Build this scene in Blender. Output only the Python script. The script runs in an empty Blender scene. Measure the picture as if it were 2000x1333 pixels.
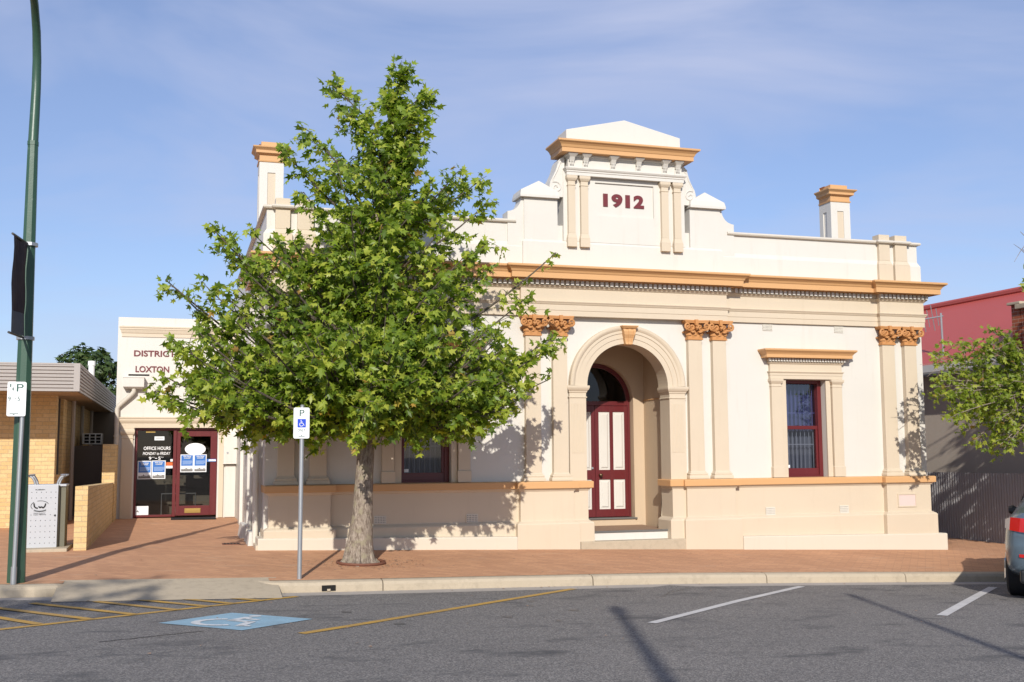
import bpy, bmesh, math, random
from mathutils import Vector, Matrix
random.seed(7)
R = math.radians
scene = bpy.context.scene
COL = scene.collection

# ------------------------------------------------------------------ camera, sky, sun, exposure
YAW, PITCH, ROLL = 0.298607, 0.1003866, -0.006135
F_ = Vector((math.sin(YAW)*math.cos(PITCH), math.cos(YAW)*math.cos(PITCH), math.sin(PITCH)))
r_ = Vector((math.cos(YAW), -math.sin(YAW), 0)); u_ = r_.cross(F_)
RR = r_*math.cos(ROLL)+u_*math.sin(ROLL); UU = -r_*math.sin(ROLL)+u_*math.cos(ROLL)
cam = bpy.data.cameras.new('camera'); camo = bpy.data.objects.new('camera', cam); COL.objects.link(camo)
M = Matrix((( RR.x, UU.x, -F_.x, 0.0), (RR.y, UU.y, -F_.y, -17.2248), (RR.z, UU.z, -F_.z, 1.95), (0, 0, 0, 1)))
camo.matrix_world = M
cam.sensor_width = 36.0; cam.lens = 38.21; cam.clip_start = 0.1; cam.clip_end = 2000
scene.camera = camo

SUN_AZ, SUN_EL = 17.5, 28.5            # light travels towards +Y, turned to +X by SUN_AZ
world = bpy.data.worlds.new("World"); scene.world = world; world.use_nodes = True
wn, wl = world.node_tree.nodes, world.node_tree.links
wn.clear()
w_out = wn.new('ShaderNodeOutputWorld'); w_bg = wn.new('ShaderNodeBackground'); w_bg.inputs['Strength'].default_value = 0.085
sky = wn.new('ShaderNodeTexSky'); sky.sky_type = 'NISHITA'; sky.sun_disc = False
sky.sun_elevation = R(SUN_EL); sky.sun_rotation = R(180+SUN_AZ)
sky.air_density = 1.0; sky.dust_density = 0.6; sky.ozone_density = 1.6
wtc = wn.new('ShaderNodeTexCoord'); wmap = wn.new('ShaderNodeMapping'); wmap.inputs['Scale'].default_value = (1.3, 1.3, 4.5)
wmap.inputs['Rotation'].default_value = (R(8), R(-14), R(20))
wno = wn.new('ShaderNodeTexNoise'); wno.inputs['Scale'].default_value = 1.7; wno.inputs['Detail'].default_value = 5; wno.inputs['Roughness'].default_value = 0.52
wno.inputs['Distortion'].default_value = 0.6
wr = wn.new('ShaderNodeValToRGB'); wr.color_ramp.elements[0].position = 0.42; wr.color_ramp.elements[1].position = 0.68
wr.color_ramp.elements[0].color = (0.23, 0.23, 0.23, 1); wr.color_ramp.elements[1].color = (0.80, 0.80, 0.80, 1)
wmx = wn.new('ShaderNodeMix'); wmx.data_type = 'RGBA'
wmx.inputs['B'].default_value = (6.3, 7.0, 9.6, 1)
wl.new(wtc.outputs['Generated'], wmap.inputs['Vector']); wl.new(wmap.outputs['Vector'], wno.inputs['Vector'])
wl.new(wno.outputs['Fac'], wr.inputs['Fac']); wl.new(wr.outputs['Color'], wmx.inputs['Factor'])
wt = wn.new('ShaderNodeMix'); wt.data_type = 'RGBA'; wt.blend_type = 'MULTIPLY'; wt.inputs['Factor'].default_value = 1; wt.inputs['B'].default_value = (1.20, 1.31, 1.62, 1)
wl.new(sky.outputs['Color'], wt.inputs['A']); wl.new(wt.outputs['Result'], wmx.inputs['A']); wl.new(wmx.outputs['Result'], w_bg.inputs['Color']); wl.new(w_bg.outputs['Background'], w_out.inputs['Surface'])

sl = bpy.data.lights.new('sun', 'SUN'); sl.energy = 4.8; sl.angle = R(0.53); sl.color = (1.0, 0.955, 0.875)
so = bpy.data.objects.new('sun', sl); COL.objects.link(so)
LD = Vector((math.sin(R(SUN_AZ))*math.cos(R(SUN_EL)), math.cos(R(SUN_AZ))*math.cos(R(SUN_EL)), -math.sin(R(SUN_EL))))
so.rotation_euler = LD.to_track_quat('-Z', 'Y').to_euler(); so.location = (-10, -40, 30)
scene.view_settings.view_transform = 'Standard'; scene.view_settings.look = 'None'
scene.view_settings.exposure = 0.0; scene.view_settings.gamma = 1.0; scene.view_settings.use_curve_mapping = False
scene.render.engine = 'CYCLES'

# ------------------------------------------------------------------ materials
MAT = {}
def nodes(name):
    m = bpy.data.materials.new(name); m.use_nodes = True
    nt = m.node_tree; nt.nodes.clear()
    out = nt.nodes.new('ShaderNodeOutputMaterial'); MAT[name] = m
    return m, nt.nodes, nt.links, out
def mixc(n, l, fac, a, b, blend='MIX'):
    x = n.new('ShaderNodeMix'); x.data_type = 'RGBA'; x.blend_type = blend
    for sock, v in (('Factor', fac), ('A', a), ('B', b)):
        if hasattr(v, 'links') or hasattr(v, 'is_linked'): l.new(v, x.inputs[sock])
        elif isinstance(v, (int, float)): x.inputs[sock].default_value = v
        else: x.inputs[sock].default_value = (*v[:3], 1)
    return x.outputs['Result']
def noise(n, l, vec, scale, detail=3, rough=.55):
    t = n.new('ShaderNodeTexNoise'); t.inputs['Scale'].default_value = scale; t.inputs['Detail'].default_value = detail; t.inputs['Roughness'].default_value = rough
    l.new(vec, t.inputs['Vector']); return t.outputs['Fac']
def ramp(n, l, fac, p0, p1, c0=(0,0,0), c1=(1,1,1)):
    r = n.new('ShaderNodeValToRGB'); e = r.color_ramp.elements
    e[0].position = p0; e[1].position = p1; e[0].color = (*c0, 1); e[1].color = (*c1, 1)
    l.new(fac, r.inputs['Fac']); return r.outputs['Color']
def mapping(n, l, vec, sc=(1,1,1), rot=(0,0,0)):
    m = n.new('ShaderNodeMapping'); m.inputs['Scale'].default_value = sc; m.inputs['Rotation'].default_value = rot
    l.new(vec, m.inputs['Vector']); return m.outputs['Vector']
def princ(n, l, out, rough=.6, spec=.5, metal=0.0):
    p = n.new('ShaderNodeBsdfPrincipled'); p.inputs['Roughness'].default_value = rough; p.inputs['Metallic'].default_value = metal
    p.inputs['Specular IOR Level'].default_value = spec
    l.new(p.outputs['BSDF'], out.inputs['Surface']); return p
def bump(n, l, p, h, strength=.2, dist=.01):
    b = n.new('ShaderNodeBump'); b.inputs['Strength'].default_value = strength; b.inputs['Distance'].default_value = dist
    l.new(h, b.inputs['Height']); l.new(b.outputs['Normal'], p.inputs['Normal'])
def paint(name, c, var=.08, rough=.55, spec=.35, streak=.1, dirt=(.35,.27,.18), metal=0.0, bumpy=.12, fine=60, grime=0.0):
    m, n, l, out = nodes(name); p = princ(n, l, out, rough, spec, metal)
    tc = n.new('ShaderNodeTexCoord'); o = tc.outputs['Object']
    a = noise(n, l, o, 1.1, 4); d = tuple(x*(1-var) for x in c); e = tuple(min(x*(1+var*.6), .95) for x in c)
    col = mixc(n, l, a, d, e)
    if streak > 0:                                               # rain streaks running down the face
        s = noise(n, l, mapping(n, l, o, (5, 5, .55)), 1.6, 5, .6)
        s2 = ramp(n, l, s, .56, .80)
        col = mixc(n, l, s2, col, tuple(x*(1-streak)+dirt[i]*streak for i, x in enumerate(c)))
    if grime > 0:
        g = ramp(n, l, noise(n, l, o, 7, 6, .7), .60, .74)
        col = mixc(n, l, g, col, tuple(x*(1-grime)+dirt[i]*grime*.6 for i, x in enumerate(c)))
    l.new(col, p.inputs['Base Color'])
    if bumpy > 0: bump(n, l, p, noise(n, l, o, fine, 3), bumpy, .006)
    return m
def boxuv(n, l):                                                 # wall coordinates: run along the wall, height
    tc = n.new('ShaderNodeTexCoord'); ge = n.new('ShaderNodeNewGeometry')
    s = n.new('ShaderNodeSeparateXYZ'); l.new(tc.outputs['Object'], s.inputs[0])
    g = n.new('ShaderNodeSeparateXYZ'); l.new(ge.outputs['True Normal'], g.inputs[0])
    ab = n.new('ShaderNodeMath'); ab.operation = 'ABSOLUTE'; l.new(g.outputs['X'], ab.inputs[0])
    gt = n.new('ShaderNodeMath'); gt.operation = 'GREATER_THAN'; gt.inputs[1].default_value = .7; l.new(ab.outputs[0], gt.inputs[0])
    mx = n.new('ShaderNodeMix'); mx.data_type = 'FLOAT'; l.new(gt.outputs[0], mx.inputs[0]); l.new(s.outputs['X'], mx.inputs[2]); l.new(s.outputs['Y'], mx.inputs[3])
    cb = n.new('ShaderNodeCombineXYZ'); l.new(mx.outputs[0], cb.inputs['X']); l.new(s.outputs['Z'], cb.inputs['Y'])
    return cb.outputs[0], tc.outputs['Object']
def brick(name, c1, c2, mortar, w=.24, h=.078, ms=.006, rough=.8):
    m, n, l, out = nodes(name); p = princ(n, l, out, rough, .25)
    uv, o = boxuv(n, l)
    b = n.new('ShaderNodeTexBrick'); b.inputs['Scale'].default_value = 1; b.inputs['Brick Width'].default_value = w; b.inputs['Row Height'].default_value = h
    b.inputs['Mortar Size'].default_value = ms; b.inputs['Mortar Smooth'].default_value = .3; b.inputs['Bias'].default_value = 0
    b.inputs['Color1'].default_value = (*c1, 1); b.inputs['Color2'].default_value = (*c2, 1); b.inputs['Mortar'].default_value = (*mortar, 1)
    l.new(uv, b.inputs['Vector'])
    f = noise(n, l, o, 35, 4); c = mixc(n, l, f, (.72, .70, .68), (1.18, 1.15, 1.1)); col = mixc(n, l, 1.0, b.outputs['Color'], c, 'MULTIPLY')
    l.new(col, p.inputs['Base Color'])
    inv = n.new('ShaderNodeMath'); inv.operation = 'SUBTRACT'; inv.inputs[0].default_value = 1; l.new(b.outputs['Fac'], inv.inputs[1])
    bump(n, l, p, inv.outputs[0], .6, .006)
    return m

paint('cream', (.615, .582, .525), .06, .5, .35, .17, grime=.08)
paint('cream_weathered', (.575, .525, .45), .06, .55, .3, .16, grime=.05)
paint('beige', (.58, .484, .362), .07, .5, .35, .16, grime=.08)
paint('beige_light', (.595, .525, .425), .05, .5, .35, .12, grime=.05)
paint('ochre_deep', (.50, .235, .085), .12, .6, .3, .1, grime=.12)
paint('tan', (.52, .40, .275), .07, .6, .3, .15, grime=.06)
paint('bronze', (.10, .065, .035), .1, .35, .5, 0, metal=.7, bumpy=0)
paint('grille', (.22, .22, .27), .1, .5, .4, 0, bumpy=0)
paint('ochre', (.59, .335, .15), .08, .5, .35, .08)
paint('maroon', (.120, .014, .016), .2, .35, .5, .05, bumpy=.05)
paint('maroon_letter', (.15, .026, .03), .1, .4, .4, 0, bumpy=0)
paint('sign_white', (.80, .80, .80), .03, .35, .5, 0, bumpy=0)
paint('white_paint', (.80, .79, .76), .05, .5, .4, .08)
paint('black', (.015, .015, .016), .1, .4, .4, 0, bumpy=0)
paint('sign_green', (.03, .10, .075), .1, .4, .4, 0, bumpy=0)
paint('sign_blue', (.02, .07, .55), .1, .4, .4, 0, bumpy=0)
paint('lamp_green', (.036, .088, .054), .25, .38, .5, .25, dirt=(.25, .33, .27), grime=.35)
paint('galvanised', (.40, .41, .42), .12, .42, .5, .1, metal=.6, bumpy=.05)
paint('steel_panel', (.47, .48, .50), .06, .42, .5, .06, metal=.25, bumpy=.02)
paint('bin_side', (.15, .14, .10), .15, .45, .5, .1, metal=.2)
paint('brass', (.50, .33, .10), .1, .35, .5, 0, metal=.7, bumpy=0)
paint('poster_blue', (.035, .15, .46), .08, .35, .5, 0, bumpy=0)
paint('poster_white', (.74, .76, .78), .04, .35, .5, 0, bumpy=0)
paint('poster_grey', (.16, .15, .14), .5, .4, .4, 0, bumpy=0, fine=90)
paint('orange_print', (.60, .13, .03), .1, .4, .4, 0, bumpy=0)
paint('fascia_metal', (.37, .335, .31), .08, .45, .4, .12)
paint('soffit', (.34, .25, .16), .08, .7, .2, .05)
paint('shade_black', (.012, .011, .010), .1, .7, .2, 0, bumpy=0)  # near-black colour in place of the shade inside openings
paint('room_wall', (.115, .10, .08), .1, .8, .2, 0, bumpy=0)
paint('room_floor', (.30, .26, .20), .1, .6, .3, 0, bumpy=0)
paint('rubber', (.018, .018, .02), .1, .75, .3, 0)
paint('grey_render', (.46, .395, .33), .07, .75, .2, .2)
paint('fence_metal', (.30, .29, .295), .10, .5, .4, .25, metal=.1)
paint('roof_red', (.42, .078, .060), .06, .45, .4, .05)
paint('gutter_white', (.70, .70, .68), .06, .45, .4, .1)
paint('roof_grey', (.30, .30, .31), .1, .5, .4, .1)
paint('car_paint', (.13, .175, .215), .03, .2, .6, 0, metal=.45, bumpy=0)
paint('car_red', (.50, .012, .01), .1, .15, .7, 0, bumpy=0)
paint('car_clear', (.62, .55, .50), .05, .12, .7, 0, bumpy=0)
paint('rim', (.45, .46, .47), .05, .3, .5, 0, metal=.8, bumpy=0)
paint('vent_mesh', (.62, .58, .50), .08, .6, .3, .1)
paint('marble', (.66, .52, .47), .16, .4, .5, .25, dirt=(.45, .34, .32))
paint('banner_cloth', (.045, .032, .040), .5, .7, .2, .4, dirt=(.09, .05, .04))
paint('banner_strip', (.10, .105, .12), .15, .7, .2, .1)
paint('alley_panel', (.13, .11, .095), .1, .6, .3, .1)
paint('timber_window', (.16, .15, .14), .1, .4, .4, 0)
paint('iron_ring', (.16, .065, .04), .3, .7, .3, .1)
paint('nosing', (.13, .125, .115), .2, .7, .3, .1)

# concrete of kerbs, steps and aprons
def concrete(name, c, stain=.35):
    m, n, l, out = nodes(name); p = princ(n, l, out, .85, .2); tc = n.new('ShaderNodeTexCoord'); o = tc.outputs['Object']
    a = mixc(n, l, noise(n, l, o, 2.2, 6, .65), tuple(x*.80 for x in c), tuple(x*1.12 for x in c))
    b = ramp(n, l, noise(n, l, o, 9, 7, .7), .50, .72)
    a = mixc(n, l, b, a, tuple(x*(1-stain) for x in c))
    a = mixc(n, l, ramp(n, l, noise(n, l, o, 130, 2), .35, .7), a, tuple(x*.86 for x in c))
    l.new(a, p.inputs['Base Color']); bump(n, l, p, noise(n, l, o, 120, 3), .3, .004); return m
concrete('concrete', (.47, .39, .285))
concrete('concrete_gutter', (.42, .375, .33), .25)
concrete('porch_paving', (.33, .22, .15), .2)
# asphalt: exposed pale aggregate in a dark binder, tyre-polished patches
def asphalt():
    m, n, l, out = nodes('asphalt'); p = princ(n, l, out, .82, .3); tc = n.new('ShaderNodeTexCoord'); o = tc.outputs['Object']
    big = mixc(n, l, noise(n, l, mapping(n, l, o, (.35, 1.2, 1)), .7, 5, .6), (.160, .149, .140), (.206, .192, .178))
    v = n.new('ShaderNodeTexVoronoi'); v.inputs['Scale'].default_value = 90; l.new(o, v.inputs['Vector'])
    sep = n.new('ShaderNodeSeparateColor'); l.new(v.outputs['Color'], sep.inputs[0])
    c = mixc(n, l, ramp(n, l, sep.outputs[0], .25, .95), (.58, .58, .59), (1.48, 1.46, 1.43))
    col = mixc(n, l, 1.0, big, c, 'MULTIPLY')
    f = ramp(n, l, noise(n, l, o, 150, 2), .62, .75); col = mixc(n, l, f, col, (.30, .29, .28))
    oil = ramp(n, l, noise(n, l, mapping(n, l, o, (.8, 1.6, 1)), 1.7, 4, .6), .56, .72); col = mixc(n, l, oil, col, (.085, .082, .081))
    l.new(col, p.inputs['Base Color']); bump(n, l, p, v.outputs['Distance'], .55, .008); return m
asphalt()
def road_paint(name, c, wear=.45):
    m, n, l, out = nodes(name); p = princ(n, l, out, .7, .3); tc = n.new('ShaderNodeTexCoord'); o = tc.outputs['Object']
    w = ramp(n, l, noise(n, l, o, 55, 5, .75), .53, .66)
    w2 = ramp(n, l, noise(n, l, o, 3.0, 4, .7), .35, .75, (0, 0, 0), (wear, wear, wear))
    fac = n.new('ShaderNodeMath'); fac.operation = 'MAXIMUM'; l.new(w2, fac.inputs[0])
    sc = n.new('ShaderNodeMath'); sc.operation = 'MULTIPLY'; sc.inputs[1].default_value = wear*1.4; l.new(w, sc.inputs[0]); l.new(sc.outputs[0], fac.inputs[1])
    l.new(mixc(n, l, fac.outputs[0], c, (.14, .135, .13)), p.inputs['Base Color']); bump(n, l, p, noise(n, l, o, 90, 3), .4, .004); return m
road_paint('line_white', (.58, .56, .54), .35)
road_paint('line_yellow', (.52, .30, .05), .55)
road_paint('bay_blue', (.27, .43, .53), .40)
road_paint('symbol_white', (.62, .63, .63), .20)
# brick pavers, herringbone-like diagonal bond
def pavers():
    m, n, l, out = nodes('pavers'); p = princ(n, l, out, .85, .2); tc = n.new('ShaderNodeTexCoord'); o = tc.outputs['Object']
    b = n.new('ShaderNodeTexBrick'); b.inputs['Brick Width'].default_value = .23; b.inputs['Row Height'].default_value = .115; b.inputs['Scale'].default_value = 1
    b.inputs['Mortar Size'].default_value = .0045; b.inputs['Mortar Smooth'].default_value = .4
    b.inputs['Color1'].default_value = (.545, .30, .17, 1); b.inputs['Color2'].default_value = (.46, .245, .14, 1); b.inputs['Mortar'].default_value = (.37, .21, .13, 1)
    l.new(mapping(n, l, o, (1, 1, 1), (0, 0, R(38))), b.inputs['Vector'])
    f = mixc(n, l, noise(n, l, o, .8, 6, .65), (.80, .78, .77), (1.24, 1.23, 1.22)); col = mixc(n, l, 1.0, b.outputs['Color'], f, 'MULTIPLY')
    s = ramp(n, l, noise(n, l, o, 26, 5, .7), .58, .72); col = mixc(n, l, s, col, (.31, .175, .115))
    s3 = ramp(n, l, noise(n, l, mapping(n, l, o, (.5, 1.4, 1)), 2.1, 6, .7), .58, .78); col = mixc(n, l, s3, col, (.50, .34, .235))
    l.new(col, p.inputs['Base Color']); inv = n.new('ShaderNodeMath'); inv.operation = 'SUBTRACT'; inv.inputs[0].default_value = 1; l.new(b.outputs['Fac'], inv.inputs[1])
    bump(n, l, p, inv.outputs[0], .5, .006); return m
pavers()
brick('brick_yellow', (.69, .52, .28), (.61, .43, .205), (.50, .38, .23))
brick('brick_red', (.34, .10, .05), (.25, .07, .04), (.40, .30, .24))
def bark(name='bark', k=1.0):
    m, n, l, out = nodes(name); p = princ(n, l, out, .9, .15); tc = n.new('ShaderNodeTexCoord'); o = tc.outputs['Object']
    a = noise(n, l, mapping(n, l, o, (1, 1, .32)), 42, 6, .7)
    c = mixc(n, l, ramp(n, l, a, .35, .68), (.13*k, .095*k, .070*k), (.40*k, .335*k, .27*k))
    c = mixc(n, l, ramp(n, l, noise(n, l, o, 9, 4), .52, .66), c, (.29*k, .25*k, .17*k))
    l.new(c, p.inputs['Base Color']); bump(n, l, p, a, .9, .02); return m
bark(); bark('bark_dark', .42)
def leaves(name, c0, c1, c2, trans=.40):
    m, n, l, out = nodes(name); ge = n.new('ShaderNodeNewGeometry')
    r = n.new('ShaderNodeValToRGB'); e = r.color_ramp.elements; e[0].position = .05; e[0].color = (*c0, 1); e[1].position = 1.0; e[1].color = (*c2, 1)
    x = e.new(.55); x.color = (*c1, 1)
    x = e.new(.988); x.color = (*c2, 1); x = e.new(.993); x.color = (c2[0]*.95, c2[1]*.55, c2[2]*.8, 1); e[len(e)-1].position = 1.0; e[len(e)-1].color = (c2[0]*.8, c2[1]*.45, c2[2]*.8, 1)
    l.new(ge.outputs['Random Per Island'], r.inputs['Fac'])
    p = n.new('ShaderNodeBsdfPrincipled'); p.inputs['Roughness'].default_value = .42; p.inputs['Specular IOR Level'].default_value = .35; l.new(r.outputs['Color'], p.inputs['Base Color'])
    t = n.new('ShaderNodeBsdfTranslucent'); l.new(mixc(n, l, 1.0, r.outputs['Color'], (1.5, 1.75, .6), 'MULTIPLY'), t.inputs['Color'])
    mx = n.new('ShaderNodeMixShader'); mx.inputs[0].default_value = trans; l.new(p.outputs[0], mx.inputs[1]); l.new(t.outputs[0], mx.inputs[2]); l.new(mx.outputs[0], out.inputs['Surface']); return m
leaves('leaf_plane', (.085, .140, .017), (.215, .290, .031), (.44, .46, .072))
leaves('leaf_yellowish', (.12, .17, .02), (.22, .28, .035), (.36, .38, .06))
leaves('leaf_dark', (.028, .055, .014), (.05, .085, .022), (.085, .12, .03), .2)
def glass(name, tint=(.75, .78, .8), rough=.02, spec=.10):
    m, n, l, out = nodes(name); t = n.new('ShaderNodeBsdfTransparent'); t.inputs['Color'].default_value = (*tint, 1)
    g = n.new('ShaderNodeBsdfGlossy'); g.inputs['Roughness'].default_value = rough; g.inputs['Color'].default_value = (.95, .97, 1, 1)
    lw = n.new('ShaderNodeFresnel'); lw.inputs['IOR'].default_value = 1.5
    ad = n.new('ShaderNodeMath'); ad.operation = 'ADD'; ad.inputs[1].default_value = spec; l.new(lw.outputs[0], ad.inputs[0])
    mx = n.new('ShaderNodeMixShader'); l.new(ad.outputs[0], mx.inputs[0]); l.new(t.outputs[0], mx.inputs[1]); l.new(g.outputs[0], mx.inputs[2]); l.new(mx.outputs[0], out.inputs['Surface']); return m
glass('glass', spec=.02); glass('glass_sky_tint', (.50, .52, .80), .03, .07); glass('glass_dark', (.45, .45, .44), .02, .0); glass('car_glass', (.12, .13, .14), .02, .06)  # upper sash panes: sky reflection put into the blue tint
paint('blind', (.115, .12, .16), .12, .8, .2, 0, bumpy=0)

# ------------------------------------------------------------------ mesh helpers
class MB:
    def __init__(s): s.v = []; s.f = []; s.m = []
    def add(s, vs, fs, mi=0):
        o = len(s.v); s.v += [tuple(v) for v in vs]; s.f += [tuple(i+o for i in f) for f in fs]; s.m += [mi]*len(fs); return s
    def box(s, x0, x1, y0, y1, z0, z1, mi=0):
        v = [(x, y, z) for x in (x0, x1) for y in (y0, y1) for z in (z0, z1)]
        return s.add(v, [(0,1,3,2), (4,6,7,5), (0,4,5,1), (2,3,7,6), (0,2,6,4), (1,5,7,3)], mi)
    def frus(s, x0, x1, y0, y1, z0, X0, X1, Y0, Y1, z1, mi=0):
        v = [(x0,y0,z0),(x1,y0,z0),(x1,y1,z0),(x0,y1,z0),(X0,Y0,z1),(X1,Y0,z1),(X1,Y1,z1),(X0,Y1,z1)]
        return s.add(v, [(0,1,2,3),(4,5,6,7),(0,1,5,4),(1,2,6,5),(2,3,7,6),(3,0,4,7)], mi)
    def prism(s, poly, y0, y1, mi=0, ax='Y'):
        n = len(poly)
        mk = (lambda p, t: (p[0], t, p[1])) if ax == 'Y' else ((lambda p, t: (t, p[0], p[1])) if ax == 'X' else (lambda p, t: (p[0], p[1], t)))
        v = [mk(p, y0) for p in poly]+[mk(p, y1) for p in poly]
        return s.add(v, [tuple(range(n)), tuple(range(2*n-1, n-1, -1))]+[(i, (i+1) % n, n+(i+1) % n, n+i) for i in range(n)], mi)
    def tube(s, pts, rad, n=8, mi=0, cap=True, flat=1.0):
        pts = [Vector(p) for p in pts]; k = len(pts)
        if isinstance(rad, (int, float)): rad = [rad]*k
        vs = []; prev = None
        for i, p in enumerate(pts):
            t = (pts[min(i+1, k-1)]-pts[max(i-1, 0)]).normalized()
            a = prev if prev is not None else (Vector((0, 0, 1)) if abs(t.z) < .9 else Vector((1, 0, 0)))
            a = (a-t*a.dot(t)); a = a.normalized() if a.length > 1e-6 else t.orthogonal().normalized(); b = t.cross(a); prev = a
            for j in range(n):
                an = 2*math.pi*(j+.5)/n; vs.append(p+(a*math.cos(an)+b*math.sin(an)*flat)*rad[i])
        fs = [(i*n+j, i*n+(j+1) % n, (i+1)*n+(j+1) % n, (i+1)*n+j) for i in range(k-1) for j in range(n)]
        if cap: fs += [tuple(range(n-1, -1, -1)), tuple(range((k-1)*n, k*n))]
        return s.add(vs, fs, mi)
    def sweep(s, path, prof, mi=0, cap=True):            # path: (x,y[,z]); prof: (out, z); 'out' is to the right of travel
        P = [Vector((p[0], p[1])) for p in path]; zb = [p[2] if len(p) > 2 else 0 for p in path]; k = len(P); m = len(prof); vs = []
        for i in range(k):
            d0 = (P[i]-P[i-1]).normalized() if i > 0 else None; d1 = (P[i+1]-P[i]).normalized() if i < k-1 else None
            if d0 is None: d0 = d1
            if d1 is None: d1 = d0
            n0 = Vector((d0.y, -d0.x)); n1 = Vector((d1.y, -d1.x)); nn = n0+n1
            nn = nn/max(1e-6, nn.length_squared)*2 if nn.length > .2 else n0
            for o, z in prof: q = P[i]+nn*o; vs.append((q.x, q.y, z+zb[i]))
        fs = [(i*m+j, (i+1)*m+j, (i+1)*m+j+1, i*m+j+1) for i in range(k-1) for j in range(m-1)]
        if cap: fs += [tuple(range(m)), tuple(range(k*m-1, (k-1)*m-1, -1))]
        return s.add(vs, fs, mi)
    def build(s, name, mats, parent=None, smooth=False, bev=0, loc=None, recalc=True):
        me = bpy.data.meshes.new(name); me.from_pydata(s.v, [], s.f)
        if isinstance(mats, str): mats = [mats]
        for x in mats: me.materials.append(MAT[x])
        me.polygons.foreach_set('material_index', s.m)
        if recalc:
            b = bmesh.new(); b.from_mesh(me); bmesh.ops.recalc_face_normals(b, faces=b.faces); b.to_mesh(me); b.free()
        if smooth: me.polygons.foreach_set('use_smooth', [True]*len(me.polygons))
        me.update(); o = bpy.data.objects.new(name, me); COL.objects.link(o)
        if parent is not None: setparent(o, parent)
        if loc is not None: o.location = loc
        if bev:
            bm_ = o.modifiers.new('bevel', 'BEVEL'); bm_.width = bev; bm_.segments = 2; bm_.limit_method = 'ANGLE'; bm_.angle_limit = R(40)
        if smooth:
            try:
                es = o.modifiers.new('edges', 'EDGE_SPLIT'); es.split_angle = R(42)
            except Exception: pass
        return o
def wloc(o):
    v = Vector(o.location)
    while o.parent: o = o.parent; v += Vector(o.location)
    return v
def setparent(o, p):                                     # parts are modelled in world metres round an unrotated base
    o.parent = p; o.location = -wloc(p) if p.get('world') else (0, 0, 0)
def thing(name, label, cat, loc=(0, 0, 0), group=None, world=True, rz=0):
    o = bpy.data.objects.new(name, None); COL.objects.link(o); o.location = loc; o.rotation_euler = (0, 0, rz); o.empty_display_size = .3
    o['label'] = label; o['category'] = cat
    if group: o['group'] = group
    if world: o['world'] = 1
    return o
def sub(o, parent_part):                                 # hang a finished part below another part
    o.parent = parent_part; o.location = (0, 0, 0); return o
def tag(o, label, cat, group=None):
    o['label'] = label; o['category'] = cat
    if group: o['group'] = group
    return o
def struct(o, kind='structure'): o['kind'] = kind; return o
def text_mesh(s, x0, x1, z0, z1, bold=0.0, depth=.01, shear=0.0, fit=True):   # upright text in the XZ plane, front at y=0
    cu = bpy.data.curves.new('letters', 'FONT'); cu.body = s; cu.size = 1; cu.extrude = .5; cu.offset = bold; cu.shear = shear; cu.resolution_u = 4
    ob = bpy.data.objects.new('letters', cu); COL.objects.link(ob); bpy.context.view_layer.update()
    me = bpy.data.meshes.new_from_object(ob.evaluated_get(bpy.context.evaluated_depsgraph_get()))
    bpy.data.objects.remove(ob); bpy.data.curves.remove(cu)
    xs = [v.co.x for v in me.vertices]; ys = [v.co.y for v in me.vertices]; a, b, c, d = min(xs), max(xs), min(ys), max(ys)
    sz = (z1-z0)/(d-c); sx = (x1-x0)/(b-a) if fit else sz
    mb = MB(); vs = [(x0+(v.co.x-a)*sx, -(v.co.z+.5)*depth, z0+(v.co.y-c)*sz) for v in me.vertices]
    mb.add(vs, [tuple(p.vertices) for p in me.polygons]); bpy.data.meshes.remove(me); return mb
def shift(mb, dx=0, dy=0, dz=0): mb.v = [(x+dx, y+dy, z+dz) for x, y, z in mb.v]; return mb
def join(*ms):
    r = MB()
    for q in ms: o = len(r.v); r.v += q.v; r.f += [tuple(i+o for i in f) for f in q.f]; r.m += q.m
    return r
def strip2d(pts, w):                                     # flat stroke polygon pieces in 2D
    out = []
    for (x0, y0), (x1, y1) in zip(pts, pts[1:]):
        L = math.hypot(x1-x0, y1-y0) or 1; nx, ny = -(y1-y0)/L*w/2, (x1-x0)/L*w/2
        out.append([(x0+nx, y0+ny), (x0-nx, y0-ny), (x1-nx, y1-ny), (x1+nx, y1+ny)])
    return out
def wheelchair(w=.075):                                  # access symbol as convex pieces in a unit square
    P = [[(.40+.062*math.cos(a*math.pi/6), .88+.062*math.sin(a*math.pi/6)) for a in range(12)]]
    P += strip2d([(.415, .78), (.445, .485)], w*1.15)+strip2d([(.41, .50), (.685, .50)], w)+strip2d([(.665, .525), (.79, .20)], w)+strip2d([(.765, .215), (.87, .265)], w*.9)+strip2d([(.43, .665), (.63, .665)], w*.8)
    arc = [(.45+.235*math.cos(R(t)), .345+.235*math.sin(R(t))) for t in range(118, 342, 14)]
    return P+strip2d(arc, w)
def interp(x, xs, ys):
    if x <= xs[0]: return ys[0]
    for i in range(len(xs)-1):
        if x <= xs[i+1]: t = (x-xs[i])/(xs[i+1]-xs[i]); return ys[i]+(ys[i+1]-ys[i])*t
    return ys[-1]

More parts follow.
